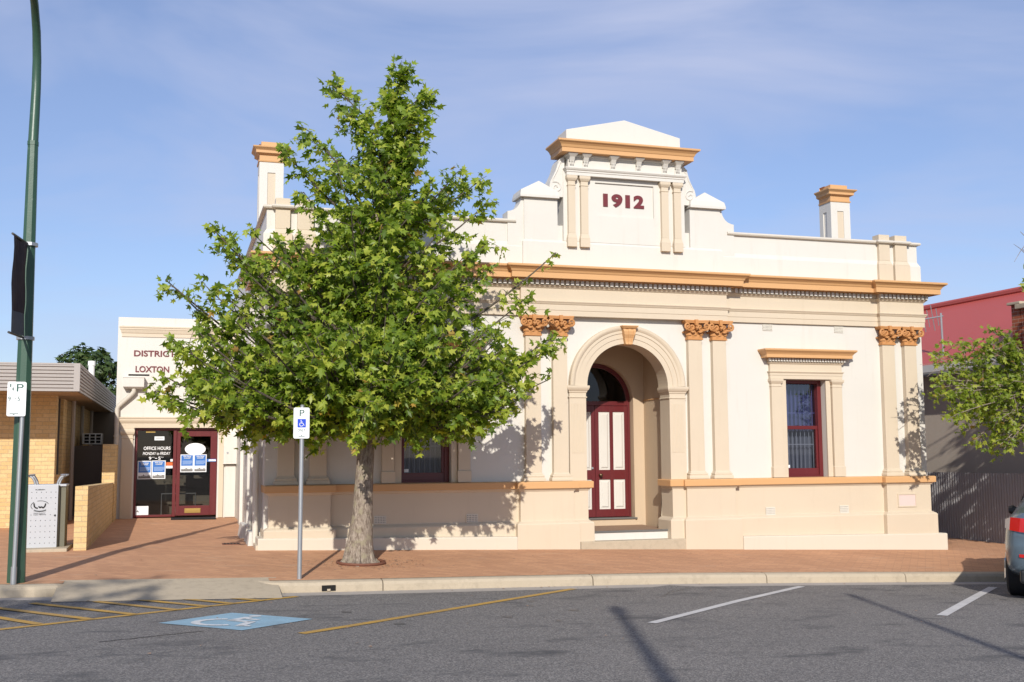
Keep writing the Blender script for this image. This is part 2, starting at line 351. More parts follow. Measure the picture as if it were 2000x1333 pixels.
# ------------------------------------------------------------------ ground
KX = [-14, -1.73, 1.6, 4.24, 6.43, 9.69, 13.7, 22]; KZ = [.66, .437, .347, .299, .254, .143, -.005, -.26]
FX = [-14, -1.3, 1.2, 4.4, 8, 13.6, 16, 22]; FZ = [.60, .515, .49, .395, .281, .10, .03, -.10]
zk = lambda X: interp(X, KX, KZ)
zf = lambda X: interp(X, FX, FZ)
def gz(X, Y):
    if Y < -3.4: return zk(X)-.135+.012*min(-3.4-Y, 7)
    if Y < 0: t = (Y+3.4)/3.4; return zk(X)*(1-t)+zf(X)*t
    return zf(X)
def grid(xs, ys, zf_, mb=None):
    mb = mb or MB(); ny = len(ys); vs = [(x, y, zf_(x, y)) for x in xs for y in ys]
    return mb.add(vs, [(i*ny+j, (i+1)*ny+j, (i+1)*ny+j+1, i*ny+j+1) for i in range(len(xs)-1) for j in range(ny-1)])
def fr(a, b, s):
    n = max(1, int(round((b-a)/s))); return [a+(b-a)*i/n for i in range(n+1)]
struct(grid([-400, -120, -60]+fr(-40, 40, 2)+[60, 120, 400], [-400, -120, -60]+fr(-42, 42, 2)+[60, 120, 400], lambda x, y: gz(x, y)-.35).build('ground', 'asphalt'))
DX0, DX1, DY = -1.24, 1.14, -3.0                          # driveway crossing
XS = sorted(set([-70, -40, -25]+fr(-14, 22, .5)+KX+[30, 45, 70]))
struct(grid(XS, [-60, -40, -24]+fr(-16, -3.4, .6), gz).build('road', 'asphalt'))
pm = MB()
grid([x for x in XS if x < DX0]+[DX0], [-3.24, -2.9, -2, -1, 0, 2, 5, 9, 30], gz, pm)
grid(fr(DX0, DX1, .3), [DY, -2, -1, 0, 2, 5, 9, 30], gz, pm)
grid([DX1]+[x for x in XS if x > DX1], [-3.24, -2.9, -2, -1, 0, 2, 5, 9, 30], gz, pm)
struct(pm.build('pavement', 'pavers'))
# kerbs with joints, the lowered crossing and the gutter apron
kp = [(.16, -.16), (.152, -.05), (.13, -.015), (.09, 0), (.0, .004), (-.01, -.2)]; km = MB()
def kseg(pts): km.sweep([(x, y, zk(x)) for x, y in pts], kp)
kseg([(1.03, -2.80), (1.035, -2.98), (1.10, -3.12), (1.22, -3.205), (1.45, -3.24), (2.53, -3.24)])
xs = [2.54, 5.38, 8.0, 10.3, 12.9, 15.6, 18.4, 22, 30, 45]
for a, b in zip(xs, xs[1:]): kseg([(x, -3.24) for x in fr(a, b-.012, 1.2)])
kseg([(-3.6, -3.24), (-2.2, -3.24), (-1.55, -3.24), (-1.36, -3.19), (-1.25, -3.08), (-1.21, -2.9)])
for a, b in ((-6.6, -3.612), (-10, -6.612), (-20, -10.012)): kseg([(x, -3.24) for x in fr(a, b, 1.2)])
struct(km.build('kerb', 'concrete', bev=.008))
rm = MB()
def rampz(x, y):
    t = (y+3.92)/(3.92+DY); t = max(0, min(1, t)); return (1-t)*(gz(x, -3.92)+.006)+t*(gz(x, DY)+.003)
grid(fr(DX0-.06, DX1+.1, .24), [-3.92, -3.7, -3.4, -3.2, DY], rampz, rm)
struct(rm.build('driveway_ramp', 'concrete'))
gm = MB()
grid([-40, -20]+fr(-10, DX0-.06, .8), [-3.74, -3.40], lambda x, y: gz(x, -3.401)+.004, gm); grid(fr(DX1+.1, 22, .8)+[30, 45], [-3.70, -3.40], lambda x, y: gz(x, -3.401)+.004, gm)
struct(gm.build('gutter', 'concrete_gutter'))
# painted markings, each 4-8 mm above the asphalt
def mark(name, quads, mat, dz=.005, n=8):
    mb = MB()
    for q in quads:
        if len(q) == 4:
            (a, b, c, d) = q; k = n
            vs = []
            for i in range(k+1):
                t = i/k
                for p, r in ((a, d), (b, c)): x = p[0]+(r[0]-p[0])*t; y = p[1]+(r[1]-p[1])*t; vs.append((x, y, gz(x, y)+dz))
            mb.add(vs, [(2*i, 2*i+1, 2*i+3, 2*i+2) for i in range(k)])
        else: mb.add([(x, y, gz(x, y)+dz) for x, y in q], [tuple(range(len(q)))])
    return struct(mb.build(name, mat))
def line(p0, p1, w): return strip2d([p0, p1], w)[0]
mark('white_bay_line', [line((4.65, -6.88), (8.27, -3.84), .10)], 'line_white')
mark('white_bay_line', [line((8.13, -6.90), (11.2, -4.13), .115)], 'line_white')
mark('yellow_bay_line', [line((1.15, -6.77), (4.98, -3.71), .105)], 'line_yellow')
mark('yellow_bay_line', [line((-2.6, -6.82), (1.42, -3.78), .095)], 'line_yellow')
mark('yellow_hatching', [line(a, b, .105) for a, b in (((-2.5, -4.1), (-1.22, -5.73)), ((-1.80, -4.36), (-.77, -5.46)), ((-1.48, -4.0), (-.37, -5.16)), ((-.83, -3.95), (.05, -4.86)), ((-.38, -3.85), (.39, -4.62)), ((.09, -3.82), (.66, -4.40)), ((.58, -3.78), (1.00, -4.17)))], 'line_yellow', .009)
mark('blue_bay_square', [[(-.13, -5.83), (.63, -6.47), (1.37, -5.80), (.60, -5.17)]], 'bay_blue', .005)
bu = lambda s, t: (-.13+.76*s+.73*t, -5.83-.64*s+.66*t)    # symbol axes: across and up the bay
mark('access_symbol', [[bu(*p) for p in q] for q in wheelchair(.085)], 'symbol_white', .009, 1)

cr = random.Random(21); quads = []
def crack(p, q, w, n=14, j=.05):
    pts = [(p[0]+(q[0]-p[0])*i/n+cr.gauss(0, j), p[1]+(q[1]-p[1])*i/n+cr.gauss(0, j)) for i in range(n+1)]; quads.extend(strip2d(pts, w))
crack((-.62, -6.95), (.28, -6.42), .022, 10, .012); crack((5.6, -4.9), (6.6, -3.75), .007, 12, .03)
mark('road_crack', quads, 'black', .004, 1)
blots = []
for i in range(16):
    x, y = cr.uniform(.5, 11), cr.uniform(-6.6, -3.9); r = cr.uniform(.02, .075); blots.append([(x+r*cr.uniform(.6, 1.2)*math.cos(k*.7), y+r*1.2*cr.uniform(.6, 1.2)*math.sin(k*.7)) for k in range(9)])
paint('oil', (.115, .108, .105), .2, .5, .4, 0, bumpy=0)
mark('oil_stain', blots, 'oil', .003)

# ------------------------------------------------------------------ the 1912 building
XC = 7.34
mir = lambda x: 2*XC-x
B = thing('heritage_building', 'cream and tan single storey building dated 1912 with arched porch and ochre cornice', 'building', (XC, 0, .28))
def part(mb, name, mats, **k): return mb.build(name, mats, B, **k)
# masonry: front wall with two window openings and the arch, side and back walls
w = MB(); WT = 4.30; XL, XR = 1.30, 13.38; WB, WTOP = 1.40, 3.19; WL = (3.43, 4.26); WR = (10.43, 11.26); AX, AR, AZ = 7.355, .785, 3.015
for a, b, c, d in ((XL, WL[0], 0, WT), (WL[0], WL[1], 0, WB), (WL[0], WL[1], WTOP, WT), (WL[1], AX-AR, 0, WT), (AX+AR, WR[0], 0, WT), (WR[0], WR[1], 0, WB), (WR[0], WR[1], WTOP, WT), (WR[1], XR, 0, WT)):
    w.box(a, b, 0, .32, c-.2 if c == 0 else c, d)
N = 28; arc = [(AX-AR*math.cos(math.pi*i/N), AZ+AR*math.sin(math.pi*i/N)) for i in range(N+1)]
for (x0, z0), (x1, z1) in zip(arc, arc[1:]):
    w.add([(x0, 0, z0), (x1, 0, z1), (x1, 0, WT), (x0, 0, WT), (x0, .32, z0), (x1, .32, z1), (x1, .32, WT), (x0, .32, WT)], [(0,1,2,3), (4,7,6,5), (0,4,5,1)])
w.box(XL, XL+.3, .32, 11.5, -.2, 5.0); w.box(XR-.3, XR, .32, 11.5, -.2, 5.0); w.box(XL, XR, 11.5, 11.8, -.2, 5.0)
part(w, 'wall', 'cream')
sm = MB()                                                  # stepped piers and base down the left side
sm.box(1.19, 1.31, .5, .95, .3, 5.0); sm.frus(1.08, 1.31, .42, 1.05, .3, 1.12, 1.31, .44, 1.03, .70); part(sm, 'side_pier', 'cream', bev=.01)
sm = MB(); sm.box(1.17, 1.32, 2.1, 2.75, .3, 4.9); sm.frus(1.04, 1.31, 2.0, 2.85, .3, 1.10, 1.31, 2.05, 2.8, .72); part(sm, 'side_pier', 'cream', bev=.01)
sm = MB(); sm.box(1.24, 1.31, 5.6, 6.1, .3, 4.9); part(sm, 'side_pier', 'cream')
dp = MB()
dp.tube([(1.20, .36, .5), (1.20, .36, 4.75), (1.12, .30, 4.95)], .045, 10); part(dp, 'downpipe', 'vent_mesh', smooth=True); dp = MB(); dp.tube([(1.13, 1.25, .5), (1.20, 1.25, .95), (1.22, 1.25, 4.8)], .045, 10)
part(dp, 'downpipe', 'vent_mesh', smooth=True)
rf = MB(); rf.box(XL+.3, XR-.3, .6, 11.5, 4.9, 5.0); rf.frus(XL+.35, XR-.35, .8, 11.4, 5.0, XL+4, XR-4, 4.5, 7.5, 5.7); part(rf, 'roof', 'roof_grey')
# dado, pedestals and plinth
DP_L = [(1.36, 2.0), (1.36, -.17), (2.30, -.17), (2.30, -.06), (5.38, -.06), (5.38, -.17), (6.31, -.17), (6.31, -.11), (6.585, -.11), (6.585, .34)]
DP_R = [(8.125, .34), (8.125, -.11), (8.37, -.11), (8.37, -.17), (9.30, -.17), (9.30, -.06), (12.37, -.06), (12.37, -.17), (13.31, -.17), (13.31, 2.0)]
dado = [(-.02, 1.285), (0, 1.285), (0, .80), (.028, .785), (.062, .765), (.075, .745), (.075, -.2)]
d1 = MB(); d1.sweep(DP_L, dado); d1.sweep(DP_R, dado)
d1.frus(1.17, 5.30, -.266, .3, 0, 1.17, 5.30, -.266, .3, .55); 
part(d1, 'dado', 'beige', bev=.006)
p2 = MB()
def wedge(x0, x1, z0, z1, yf): p2.add([(x0, yf, -.2), (x1, yf, -.2), (x1, .3, -.2), (x0, .3, -.2), (x0, yf, z0), (x1, yf, z1), (x1, .3, z1), (x0, .3, z0)], [(0,1,2,3), (4,5,6,7), (0,1,5,4), (1,2,6,5), (2,3,7,6), (3,0,4,7)])
wedge(1.20, 5.304, .655, .565, -.272); part(p2, 'plinth', 'beige_light', bev=.02)
p2 = MB(); wedge(9.376, 13.56, .455, .395, -.272); part(p2, 'plinth', 'beige_light', bev=.02)
sb = MB(); bm1 = [(-.02, 1.27), (.012, 1.285), (.022, 1.305), (.045, 1.322), (.045, 1.326)]; bandp = [(.0, 1.326), (.07, 1.327), (.072, 1.427), (.058, 1.438), (-.12, 1.446)]
for P in (DP_L, DP_R): sb.sweep(P, bm1, 1); sb.sweep(P, bandp, 0)
part(sb, 'sill_band', ['ochre', 'beige'], bev=.003)
# pilasters with bases and Corinthian capitals
def tongue(mb, x, y, z, w_, h, out, ang=0, mi=0):           # an acanthus leaf: a curled strip
    prof = [(0, 0, 1), (.03, .45, 1.05), (.35, .78, .95), (.8, .96, .75), (1.1, .90, .6), (1.12, .72, .45), (.9, .70, .3)]; vs = []
    ca, sa = math.cos(ang), math.sin(ang)
    for o, t, ww in prof:
        for s in (-1, 0, 1):
            lx, ly = s*w_/2*ww, -(o*out+(.012 if s == 0 else 0)); vs.append((x+lx*ca-ly*sa, y+lx*sa+ly*ca, z+h*t))
    k = len(prof); mb.add(vs, [(i*3+j, i*3+j+1, (i+1)*3+j+1, (i+1)*3+j) for i in range(k-1) for j in range(2)], mi)
    mb.tube([(x+(-w_*.36)*ca+(out*1.02)*sa, y+(-w_*.36)*sa-(out*1.02)*ca, z+h*.86), (x+(w_*.36)*ca+(out*1.02)*sa, y+(w_*.36)*sa-(out*1.02)*ca, z+h*.86)], h*.12, 8, mi)
def volute(mb, x, y, z, sgn, r=.062):
    pts = []; rad = []
    for i in range(15):
        t = i/14; a = R(-60+430*t); q = r*(1-.82*t); pts.append((x+sgn*q*math.cos(a)*.95, y+.02*t-.012, z+q*math.sin(a))); rad.append(.021*(1-.45*t))
    mb.tube([(x-sgn*.11, y+.05, z-.08), (x-sgn*.06, y+.02, z-.07)]+pts, [.012, .02]+rad, 6)
def capital(cx, w_):
    m = MB(); yf = -.105; h = w_/2
    m.box(cx-h-.012, cx+h+.012, yf-.016, 0, 3.855, 3.885); m.box(cx-h, cx+h, yf, 0, 3.885, 4.16)
    for dx in (-.5, .5): tongue(m, cx+dx*w_*.5, yf, 3.885, w_*.40, .125, .060)
    for dx in (-1, 1): tongue(m, cx+dx*h, yf+.06, 3.885, .11, .125, .055, dx*math.pi/2)
    for dx in (-1, 0, 1): tongue(m, cx+dx*w_*.46, yf-.006, 3.93, w_*.34, .155, .085, dx*.5)
    for s in (-1, 1):
        volute(m, cx+s*(h+.042), yf-.075, 4.085, s); volute(m, cx+s*.075, yf-.03, 4.075, -s, .040)
        tongue(m, cx+s*(h-.02), yf-.01, 3.98, .10, .12, .10, s*.78)
    ab = [(cx-h-.085, yf-.085), (cx-h*.5, yf-.055), (cx, yf-.045), (cx+h*.5, yf-.055), (cx+h+.085, yf-.085), (cx+h+.07, 0), (cx-h-.07, 0)]
    m.prism(ab, 4.145, 4.168, 0, 'Z'); m.prism([(cx+(x-cx)*1.04, y*1.03) for x, y in ab], 4.168, 4.195, 0, 'Z')
    m.box(cx-.028, cx+.028, yf-.085, yf, 4.13, 4.204); m.tube([(cx, yf-.055, 4.12), (cx, yf-.095, 4.115)], [.036, .026], 8)
    m.tube([(cx, yf-.04, 4.05), (cx, yf-.09, 4.045)], [.034, .024], 8)
    return m
PX = [(1.485, 1.745), (1.975, 2.24), (5.505, 5.775), (5.985, 6.245), (8.485, 8.755), (8.955, 9.225), (12.44, 12.71), (12.92, 13.185)]
for x0, x1 in PX:
    cx = (x0+x1)/2; hw = (x1-x0)/2
    m = MB(); m.frus(x0, x1, -.105, 0, 1.57, cx-hw*.955, cx+hw*.955, -.10, 0, 3.857)
    pl = part(m, 'pilaster', 'beige', bev=.006)
    bs = MB(); pth = [(x0, 0), (x0, -.105), (x1, -.105), (x1, 0)]
    bs.sweep(pth, [(-.02, 1.585), (.004, 1.578), (.012, 1.56), (.012, 1.552), (.028, 1.545), (.036, 1.528), (.030, 1.512), (.030, 1.506), (.046, 1.50), (.052, 1.475), (.052, 1.446), (-.02, 1.446)], 0)
    sub(bs.build('base', 'beige'), pl); o = capital(cx, x1-x0).build('capital', 'ochre_deep'); sub(o, pl)
# entablature: breaks forward over the outer pairs and the whole centre
EP = [(1.32, 2.5), (1.32, -.13), (2.30, -.13), (2.30, -.045), (5.42, -.045), (5.42, -.13), (9.25, -.13), (9.25, -.045), (12.40, -.045), (12.40, -.13), (13.37, -.13), (13.37, 2.5)]
en = MB()
en.sweep(EP, [(-.2, 4.198), (0, 4.198), (0, 4.288), (.008, 4.292), (.008, 4.385), (.018, 4.392), (.03, 4.415), (.042, 4.43), (.042, 4.442), (-.006, 4.452), (-.006, 4.655), (.012, 4.668), (.03, 4.69), (.05, 4.70), (.05, 4.708), (-.02, 4.712)])
part(en, 'entablature', 'beige', bev=.002)
de = MB(); de.sweep(EP, [(-.02, 4.712), (.04, 4.712), (.04, 4.79), (-.02, 4.79)], 1, cap=False)
def dent(p, q, out, z0, z1, step=.088, w_=.052, d=.055):
    P, Q = Vector(p), Vector(q); L = (Q-P).length; t = (Q-P)/L; nn = Vector((t.y, -t.x)); n = int(L/step)
    for i in range(n):
        c = P+t*((i+.5)*L/n); a = c-t*w_/2+nn*out; b = c+t*w_/2+nn*out; e = a+nn*d; f = b+nn*d
        de.add([(a.x,a.y,z0),(b.x,b.y,z0),(f.x,f.y,z0),(e.x,e.y,z0),(a.x,a.y,z1),(b.x,b.y,z1),(f.x,f.y,z1),(e.x,e.y,z1)], [(0,1,2,3),(4,5,6,7),(0,1,5,4),(1,2,6,5),(2,3,7,6),(3,0,4,7)], 0)
for p, q in zip(EP, EP[1:]):
    ax = abs(p[0]-q[0]) > .2
    if ax:
        out_break = p[1] < -.1
        e0 = -.05 if out_break else .14; dent((p[0]+e0, p[1]), (q[0]-e0, q[1]), .035, 4.715, 4.788)
    elif abs(p[1]-q[1]) > 1: dent((p[0], min(max(p[1], -.17), 2.4)), (q[0], min(max(q[1], -.17), 2.4)), .035, 4.715, 4.788)
part(de, 'dentil_band', ['cream', 'beige'])
co = MB(); co.sweep(EP, [(-.02, 4.79), (.10, 4.792), (.105, 4.81), (.20, 4.816), (.20, 4.80), (.215, 4.80), (.215, 4.892), (.225, 4.896), (.23, 4.905), (.242, 4.93), (.272, 4.955), (.302, 4.972), (.308, 4.982), (.308, 5.008), (.29, 5.014), (-.12, 5.045)])
part(co, 'cornice', 'ochre')
# parapet with coping and stub pilasters
YP = -.03
pa = MB(); pa.box(1.27, 13.335, YP, .22, 5.0, 5.76); pa.box(1.22, 13.385, YP-.03, .25, 5.0, 5.36); pa.frus(1.22, 13.385, YP-.03, .25, 5.36, 1.27, 13.335, YP-.001, .22, 5.44)
pa.box(1.27, 1.52, .22, 11, 5.0, 5.74); pa.box(13.085, 13.335, .22, 11, 5.0, 5.74)
part(pa, 'parapet', 'cream')
cp = MB(); cpp = [(-.1, 5.752), (.012, 5.752), (.02, 5.762), (.05, 5.768), (.062, 5.79), (.055, 5.812), (.035, 5.822), (-.2, 5.838)]
for pth in ([(1.27, 8), (1.27, YP), (1.40, YP), (1.40, YP-.07), (1.63, YP-.07), (1.63, YP), (1.74, YP), (1.74, YP-.07), (2.0, YP-.07), (2.0, YP), (5.36, YP)], [(9.32, YP), (12.46, YP), (12.46, YP-.07), (12.69, YP-.07), (12.69, YP), (12.81, YP), (12.81, YP-.07), (13.07, YP-.07), (13.07, YP), (13.335, YP), (13.335, 8)]): cp.sweep(pth, cpp)
part(cp, 'coping', 'cream_weathered')
for x0, x1 in ((1.40, 1.63), (1.74, 2.0), (12.46, 12.69), (12.81, 13.07)):
    m = MB(); m.box(x0, x1, -.10, .1, 5.44, 5.93); m.frus(x0-.035, x1+.035, -.128, .1, 5.0, x0-.035, x1+.035, -.128, .1, 5.36); m.frus(x0-.035, x1+.035, -.128, .1, 5.36, x0, x1, -.10, .1, 5.44)
    part(m, 'stub_pilaster', 'beige', bev=.005)
# centre block with shoulders, scrolls, panel and date
YC = -.10
cb = MB(); cb.box(5.475, 9.205, YC, .30, 5.0, 5.45); cb.frus(5.475, 9.205, YC, .30, 5.45, 5.505, 9.175, YC+.02, .30, 5.49)
for sx in (0, 1):
    f = (lambda x: x) if sx == 0 else mir
    a, b = sorted((f(5.505), f(6.10))); cb.box(a, b, YC+.02, .28, 5.49, 6.205)
    a, b = sorted((f(5.42), f(6.115))); cb.box(a, b, YC-.05, .33, 6.205, 6.245); cb.frus(a, b, YC-.05, .33, 6.245, a+.02, b-.02, YC-.03, .31, 6.33)
    ap = f(5.78); cb.add([(a+.03, YC-.03, 6.33), (b-.03, YC-.03, 6.33), (b-.03, .31, 6.33), (a+.03, .31, 6.33), (ap, YC+.05, 6.51), (ap, .22, 6.51)], [(0,1,4), (1,2,5,4), (2,3,5), (3,0,4,5)])
    wing = [(5.51, 5.0), (5.22, 5.0), (5.22, 5.955), (5.275, 5.965), (5.34, 5.99), (5.39, 6.03), (5.43, 6.085), (5.452, 6.14), (5.46, 6.20), (5.51, 6.20)]
    cb.prism([(f(x), z) for x, z in wing], YC+.045, .24)
    scr = [(6.24, 6.25), (6.04, 6.25), (5.985, 6.34), (5.965, 6.43), (5.985, 6.52), (6.03, 6.60), (6.075, 6.69), (6.105, 6.78), (6.13, 6.87), (6.17, 6.93), (6.24, 6.955)]
    cb.prism([(f(x), z) for x, z in scr], YC+.03, .26)
    q = []; 
    for i in range(30):
        t = i/29; an = R(200-560*t); rr = .115*(1-.86*t); q.append((f(6.085+rr*math.cos(an)), YC+.028, 6.415+rr*math.sin(an)))
    cb.tube([(f(6.16), YC+.028, 6.85), (f(6.10), YC+.028, 6.70), (f(6.03), YC+.028, 6.57)]+q[4:], .013, 6)
    q = [(f(6.165+.045*(1-i/14)*math.cos(R(60+420*i/14))), YC+.028, 6.855+.045*(1-i/14)*math.sin(R(60+420*i/14))) for i in range(15)]; cb.tube(q, .009, 6)
TB0, TB1 = 6.205, 8.475; YT = YC-.0                     # tall block built round the recessed panel
for a, b, c, d in ((TB0, 6.79, 5.49, 6.70), (7.885, TB1, 5.49, 6.70), (6.79, 7.885, 5.49, 5.965), (6.79, 7.885, 6.54, 6.70)): cb.box(a, b, YC+.012, .30, c, d)
cb.box(6.79, 7.885, YC+.042, .28, 5.965, 6.54)
part(cb, 'pediment_block', 'cream', bev=.006)
num = MB()
def digit1(x0, x1): num.box(x0, x1, YC+.026, YC+.05, 6.135, 6.36)
digit1(6.945, 7.03); digit1(7.36, 7.445)
num = join(num, shift(text_mesh('9', 7.10, 7.305, 6.13, 6.365, .05, .015), 0, YC+.041), shift(text_mesh('2', 7.515, 7.71, 6.135, 6.365, .05, .015), 0, YC+.041))
part(num, 'date_numerals', 'maroon_letter')
for x0, x1 in ((6.275, 6.40), (6.505, 6.635), (8.01, 8.14), (8.25, 8.38)):
    m = MB(); y = YC-.055; m.box(x0, x1, y, YC+.05, 5.62, 6.455); m.frus(x0-.02, x1+.02, y-.018, YC+.05, 5.385, x0-.02, x1+.02, y-.018, YC+.05, 5.53); m.frus(x0-.02, x1+.02, y-.018, YC+.05, 5.53, x0, x1, y, YC+.05, 5.62)
    m.sweep([(x0, YC+.04), (x0, y), (x1, y), (x1, YC+.04)], [(-.01, 6.44), (.010, 6.447), (.010, 6.462), (0, 6.468), (0, 6.52), (.012, 6.53), (.03, 6.56), (.034, 6.575), (.034, 6.615), (-.05, 6.62)])
    part(m, 'small_pilaster', 'beige', bev=.003)
ue = MB(); UP = [(6.225, .28), (6.225, -.20), (8.455, -.20), (8.455, .28)]
ue.sweep(UP, [(-.1, 6.62), (-.02, 6.62), (-.02, 6.672), (-.008, 6.678), (-.008, 6.70), (.006, 6.71), (.02, 6.735), (.02, 6.748), (-.05, 6.752), (-.05, 6.92), (-.035, 6.925), (-.035, 6.945), (-.012, 6.955), (-.012, 7.0), (-.3, 7.0)])
part(ue, 'upper_frieze', 'cream')
for x in (6.33, 6.585, 7.09, 7.565, 8.07, 8.315):
    m = MB(); m.frus(x-.045, x+.045, -.20, -.12, 6.86, x-.045, x+.045, -.235, -.12, 6.925); m.frus(x-.045, x+.045, -.235, -.12, 6.925, x-.085, x+.085, -.275, -.12, 6.965); m.box(x-.085, x+.085, -.278, -.12, 6.965, 6.985); m.box(x-.043, x+.043, -.168, -.12, 6.752, 6.86)
    for i in (-1, 0, 1): m.box(x+i*.026-.006, x+i*.026+.006, -.206, -.19, 6.80, 6.87)
    part(m, 'bracket', 'cream')
uc = MB(); uc.sweep(UP, [(-.2, 6.985), (.10, 6.987), (.112, 6.987), (.112, 7.06), (.122, 7.064), (.128, 7.078), (.14, 7.105), (.17, 7.135), (.198, 7.15), (.204, 7.158), (.204, 7.182), (.19, 7.19), (-.3, 7.20)])
part(uc, 'upper_cornice', 'ochre')
gb = MB(); gb.prism([(6.27, 7.15), (6.27, 7.435), (7.355, 7.685), (8.415, 7.445), (8.415, 7.15)], -.10, .36); part(gb, 'gable_cap', 'cream', bev=.008)
# arch, imposts, piers, keystone
ar = MB(); aprof = [(.745, .33), (.745, -.062), (.835, -.062), (.838, -.074), (.925, -.074), (.928, -.088), (.975, -.088), (.985, -.098), (1.012, -.112), (1.03, -.115), (1.045, -.115), (1.062, -.10), (1.066, -.085), (1.066, 0)]
vs = []; N = 40; K = len(aprof)
for i in range(N+1):
    a = math.pi*i/N
    for r, y in aprof: vs.append((AX-r*math.cos(a), y, AZ+.02+r*math.sin(a)*.975))
ar.add(vs, [(i*K+j, (i+1)*K+j, (i+1)*K+j+1, i*K+j+1) for i in range(N) for j in range(K-1)]); part(ar, 'archivolt', 'beige')
for pth, fx in (([(6.285, 0), (6.285, -.062), (6.585, -.062), (6.585, .33)], (6.285, 6.585)), ([(8.125, .33), (8.125, -.062), (8.425, -.062), (8.425, 0)], (8.125, 8.425))):
    m = MB(); m.box(fx[0], fx[1], -.062, .33, 1.43, 2.836)
    m.sweep(pth, [(-.02, 2.822), (.012, 2.826), (.016, 2.842), (0, 2.852), (0, 2.91), (.012, 2.918), (.016, 2.94), (.034, 2.96), (.046, 2.985), (.05, 3.0), (.05, 3.032), (-.1, 3.036)])
    for i in range(9): x = fx[0]+.045+i*(fx[1]-fx[0]-.09)/8; m.box(x-.009, x+.009, -.067, -.05, 1.90, 2.735)
    part(m, 'arch_pier', 'beige', bev=.002)
ks = MB()
for i in range(5):
    t0, t1 = i/5, (i+1)/5; x0, x1 = -1+2*t0, -1+2*t1; vs = []; rows = [(4.015, .115, -.16), (3.965, .11, -.185), (3.91, .098, -.175), (3.85, .084, -.145), (3.79, .070, -.135), (3.745, .062, -.14), (3.735, .060, -.06)]
    gsh = .0 if i % 2 == 0 else .010
    for z, hw, y in rows: vs += [(AX+x0*hw, y+gsh, z), (AX+x1*hw, y+gsh, z), (AX+x0*hw, 0, z), (AX+x1*hw, 0, z)]
    k = len(rows); ks.add(vs, [(j*4, j*4+1, j*4+5, j*4+4) for j in range(k-1)]+[(j*4, j*4+4, j*4+6, j*4+2) for j in range(k-1)]+[(j*4+1, j*4+3, j*4+7, j*4+5) for j in range(k-1)]+[(4*k-4, 4*k-3, 4*k-1, 4*k-2)])
ks.frus(AX-.125, AX+.125, -.18, 0, 4.015, AX-.145, AX+.145, -.205, 0, 4.045); ks.box(AX-.15, AX+.15, -.21, 0, 4.045, 4.062)
part(ks, 'keystone', 'ochre')
# porch recess
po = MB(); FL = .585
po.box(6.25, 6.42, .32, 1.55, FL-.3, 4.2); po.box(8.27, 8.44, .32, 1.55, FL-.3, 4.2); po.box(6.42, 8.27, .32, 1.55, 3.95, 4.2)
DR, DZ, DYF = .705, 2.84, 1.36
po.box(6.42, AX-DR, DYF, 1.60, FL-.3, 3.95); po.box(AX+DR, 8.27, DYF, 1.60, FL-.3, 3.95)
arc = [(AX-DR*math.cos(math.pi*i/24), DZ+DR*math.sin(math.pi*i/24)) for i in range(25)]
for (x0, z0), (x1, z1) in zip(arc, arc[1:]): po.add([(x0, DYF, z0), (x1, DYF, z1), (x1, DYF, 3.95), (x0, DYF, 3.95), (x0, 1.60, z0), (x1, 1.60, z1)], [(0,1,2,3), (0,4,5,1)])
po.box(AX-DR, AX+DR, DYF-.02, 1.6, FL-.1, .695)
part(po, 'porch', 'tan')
pr = MB(); pr.box(8.255, 8.275, .34, 1.35, 2.855, 2.872); part(pr, 'porch_rail', 'ochre'); pr = MB(); pr.box(6.41, 6.425, .34, 1.35, 2.855, 2.872); part(pr, 'porch_rail', 'ochre')
st = MB(); st.box(6.5, 8.2, -.02, 1.4, FL-.3, FL, 0); st.box(6.5, 8.16, -.055, .0, FL-.02, FL+.012, 1); st.box(6.5, 8.16, -.04, .2, .2, FL-.02, 2); st.box(AX-DR-.03, AX+DR+.03, DYF-.05, 1.5, .695, .722, 1)
part(st, 'doorstep', ['porch_paving', 'nosing', 'cream'], bev=.006)
st = MB(); st.box(6.40, 8.365, -.235, .1, .1, .445); part(st, 'threshold_step', 'concrete', bev=.012)
# door: two leaves of four panels, fanlight over
dr = MB(); Y0 = 1.50
dr.box(AX-.695, AX-.655, Y0, Y0+.07, .722, 2.86); dr.box(AX+.655, AX+.695, Y0, Y0+.07, .722, 2.86); dr.box(AX-.655, AX+.655, Y0, Y0+.07, 2.765, 2.845)
arc = [(math.cos(math.pi*i/28), math.sin(math.pi*i/28)) for i in range(29)]
for (c0, s0), (c1, s1) in zip(arc, arc[1:]):
    r0, r1 = .625, .70
    dr.add([(AX-r0*c0, Y0, DZ+r0*s0), (AX-r1*c0, Y0, DZ+r1*s0), (AX-r1*c1, Y0, DZ+r1*s1), (AX-r0*c1, Y0, DZ+r0*s1), (AX-r0*c0, Y0+.07, DZ+r0*s0), (AX-r0*c1, Y0+.07, DZ+r0*s1)], [(0,1,2,3), (0,3,5,4)])
for sgn in (-1, 1):
    f = lambda x: AX+sgn*x
    def bx(a, b, y0, y1, z0, z1): lo, hi = sorted((f(a), f(b))); dr.box(lo, hi, y0, y1, z0, z1)
    for a, b in ((.003, .075), (.292, .36), (.585, .655)): bx(a, b, Y0+.012, Y0+.06, .73, 2.76)
    for c, d in ((.73, .87), (1.41, 1.585), (2.65, 2.76)):
        for a, b in ((.075, .292), (.36, .585)): bx(a, b, Y0+.012, Y0+.06, c, d)
door = part(dr, 'door', 'maroon', bev=.004)
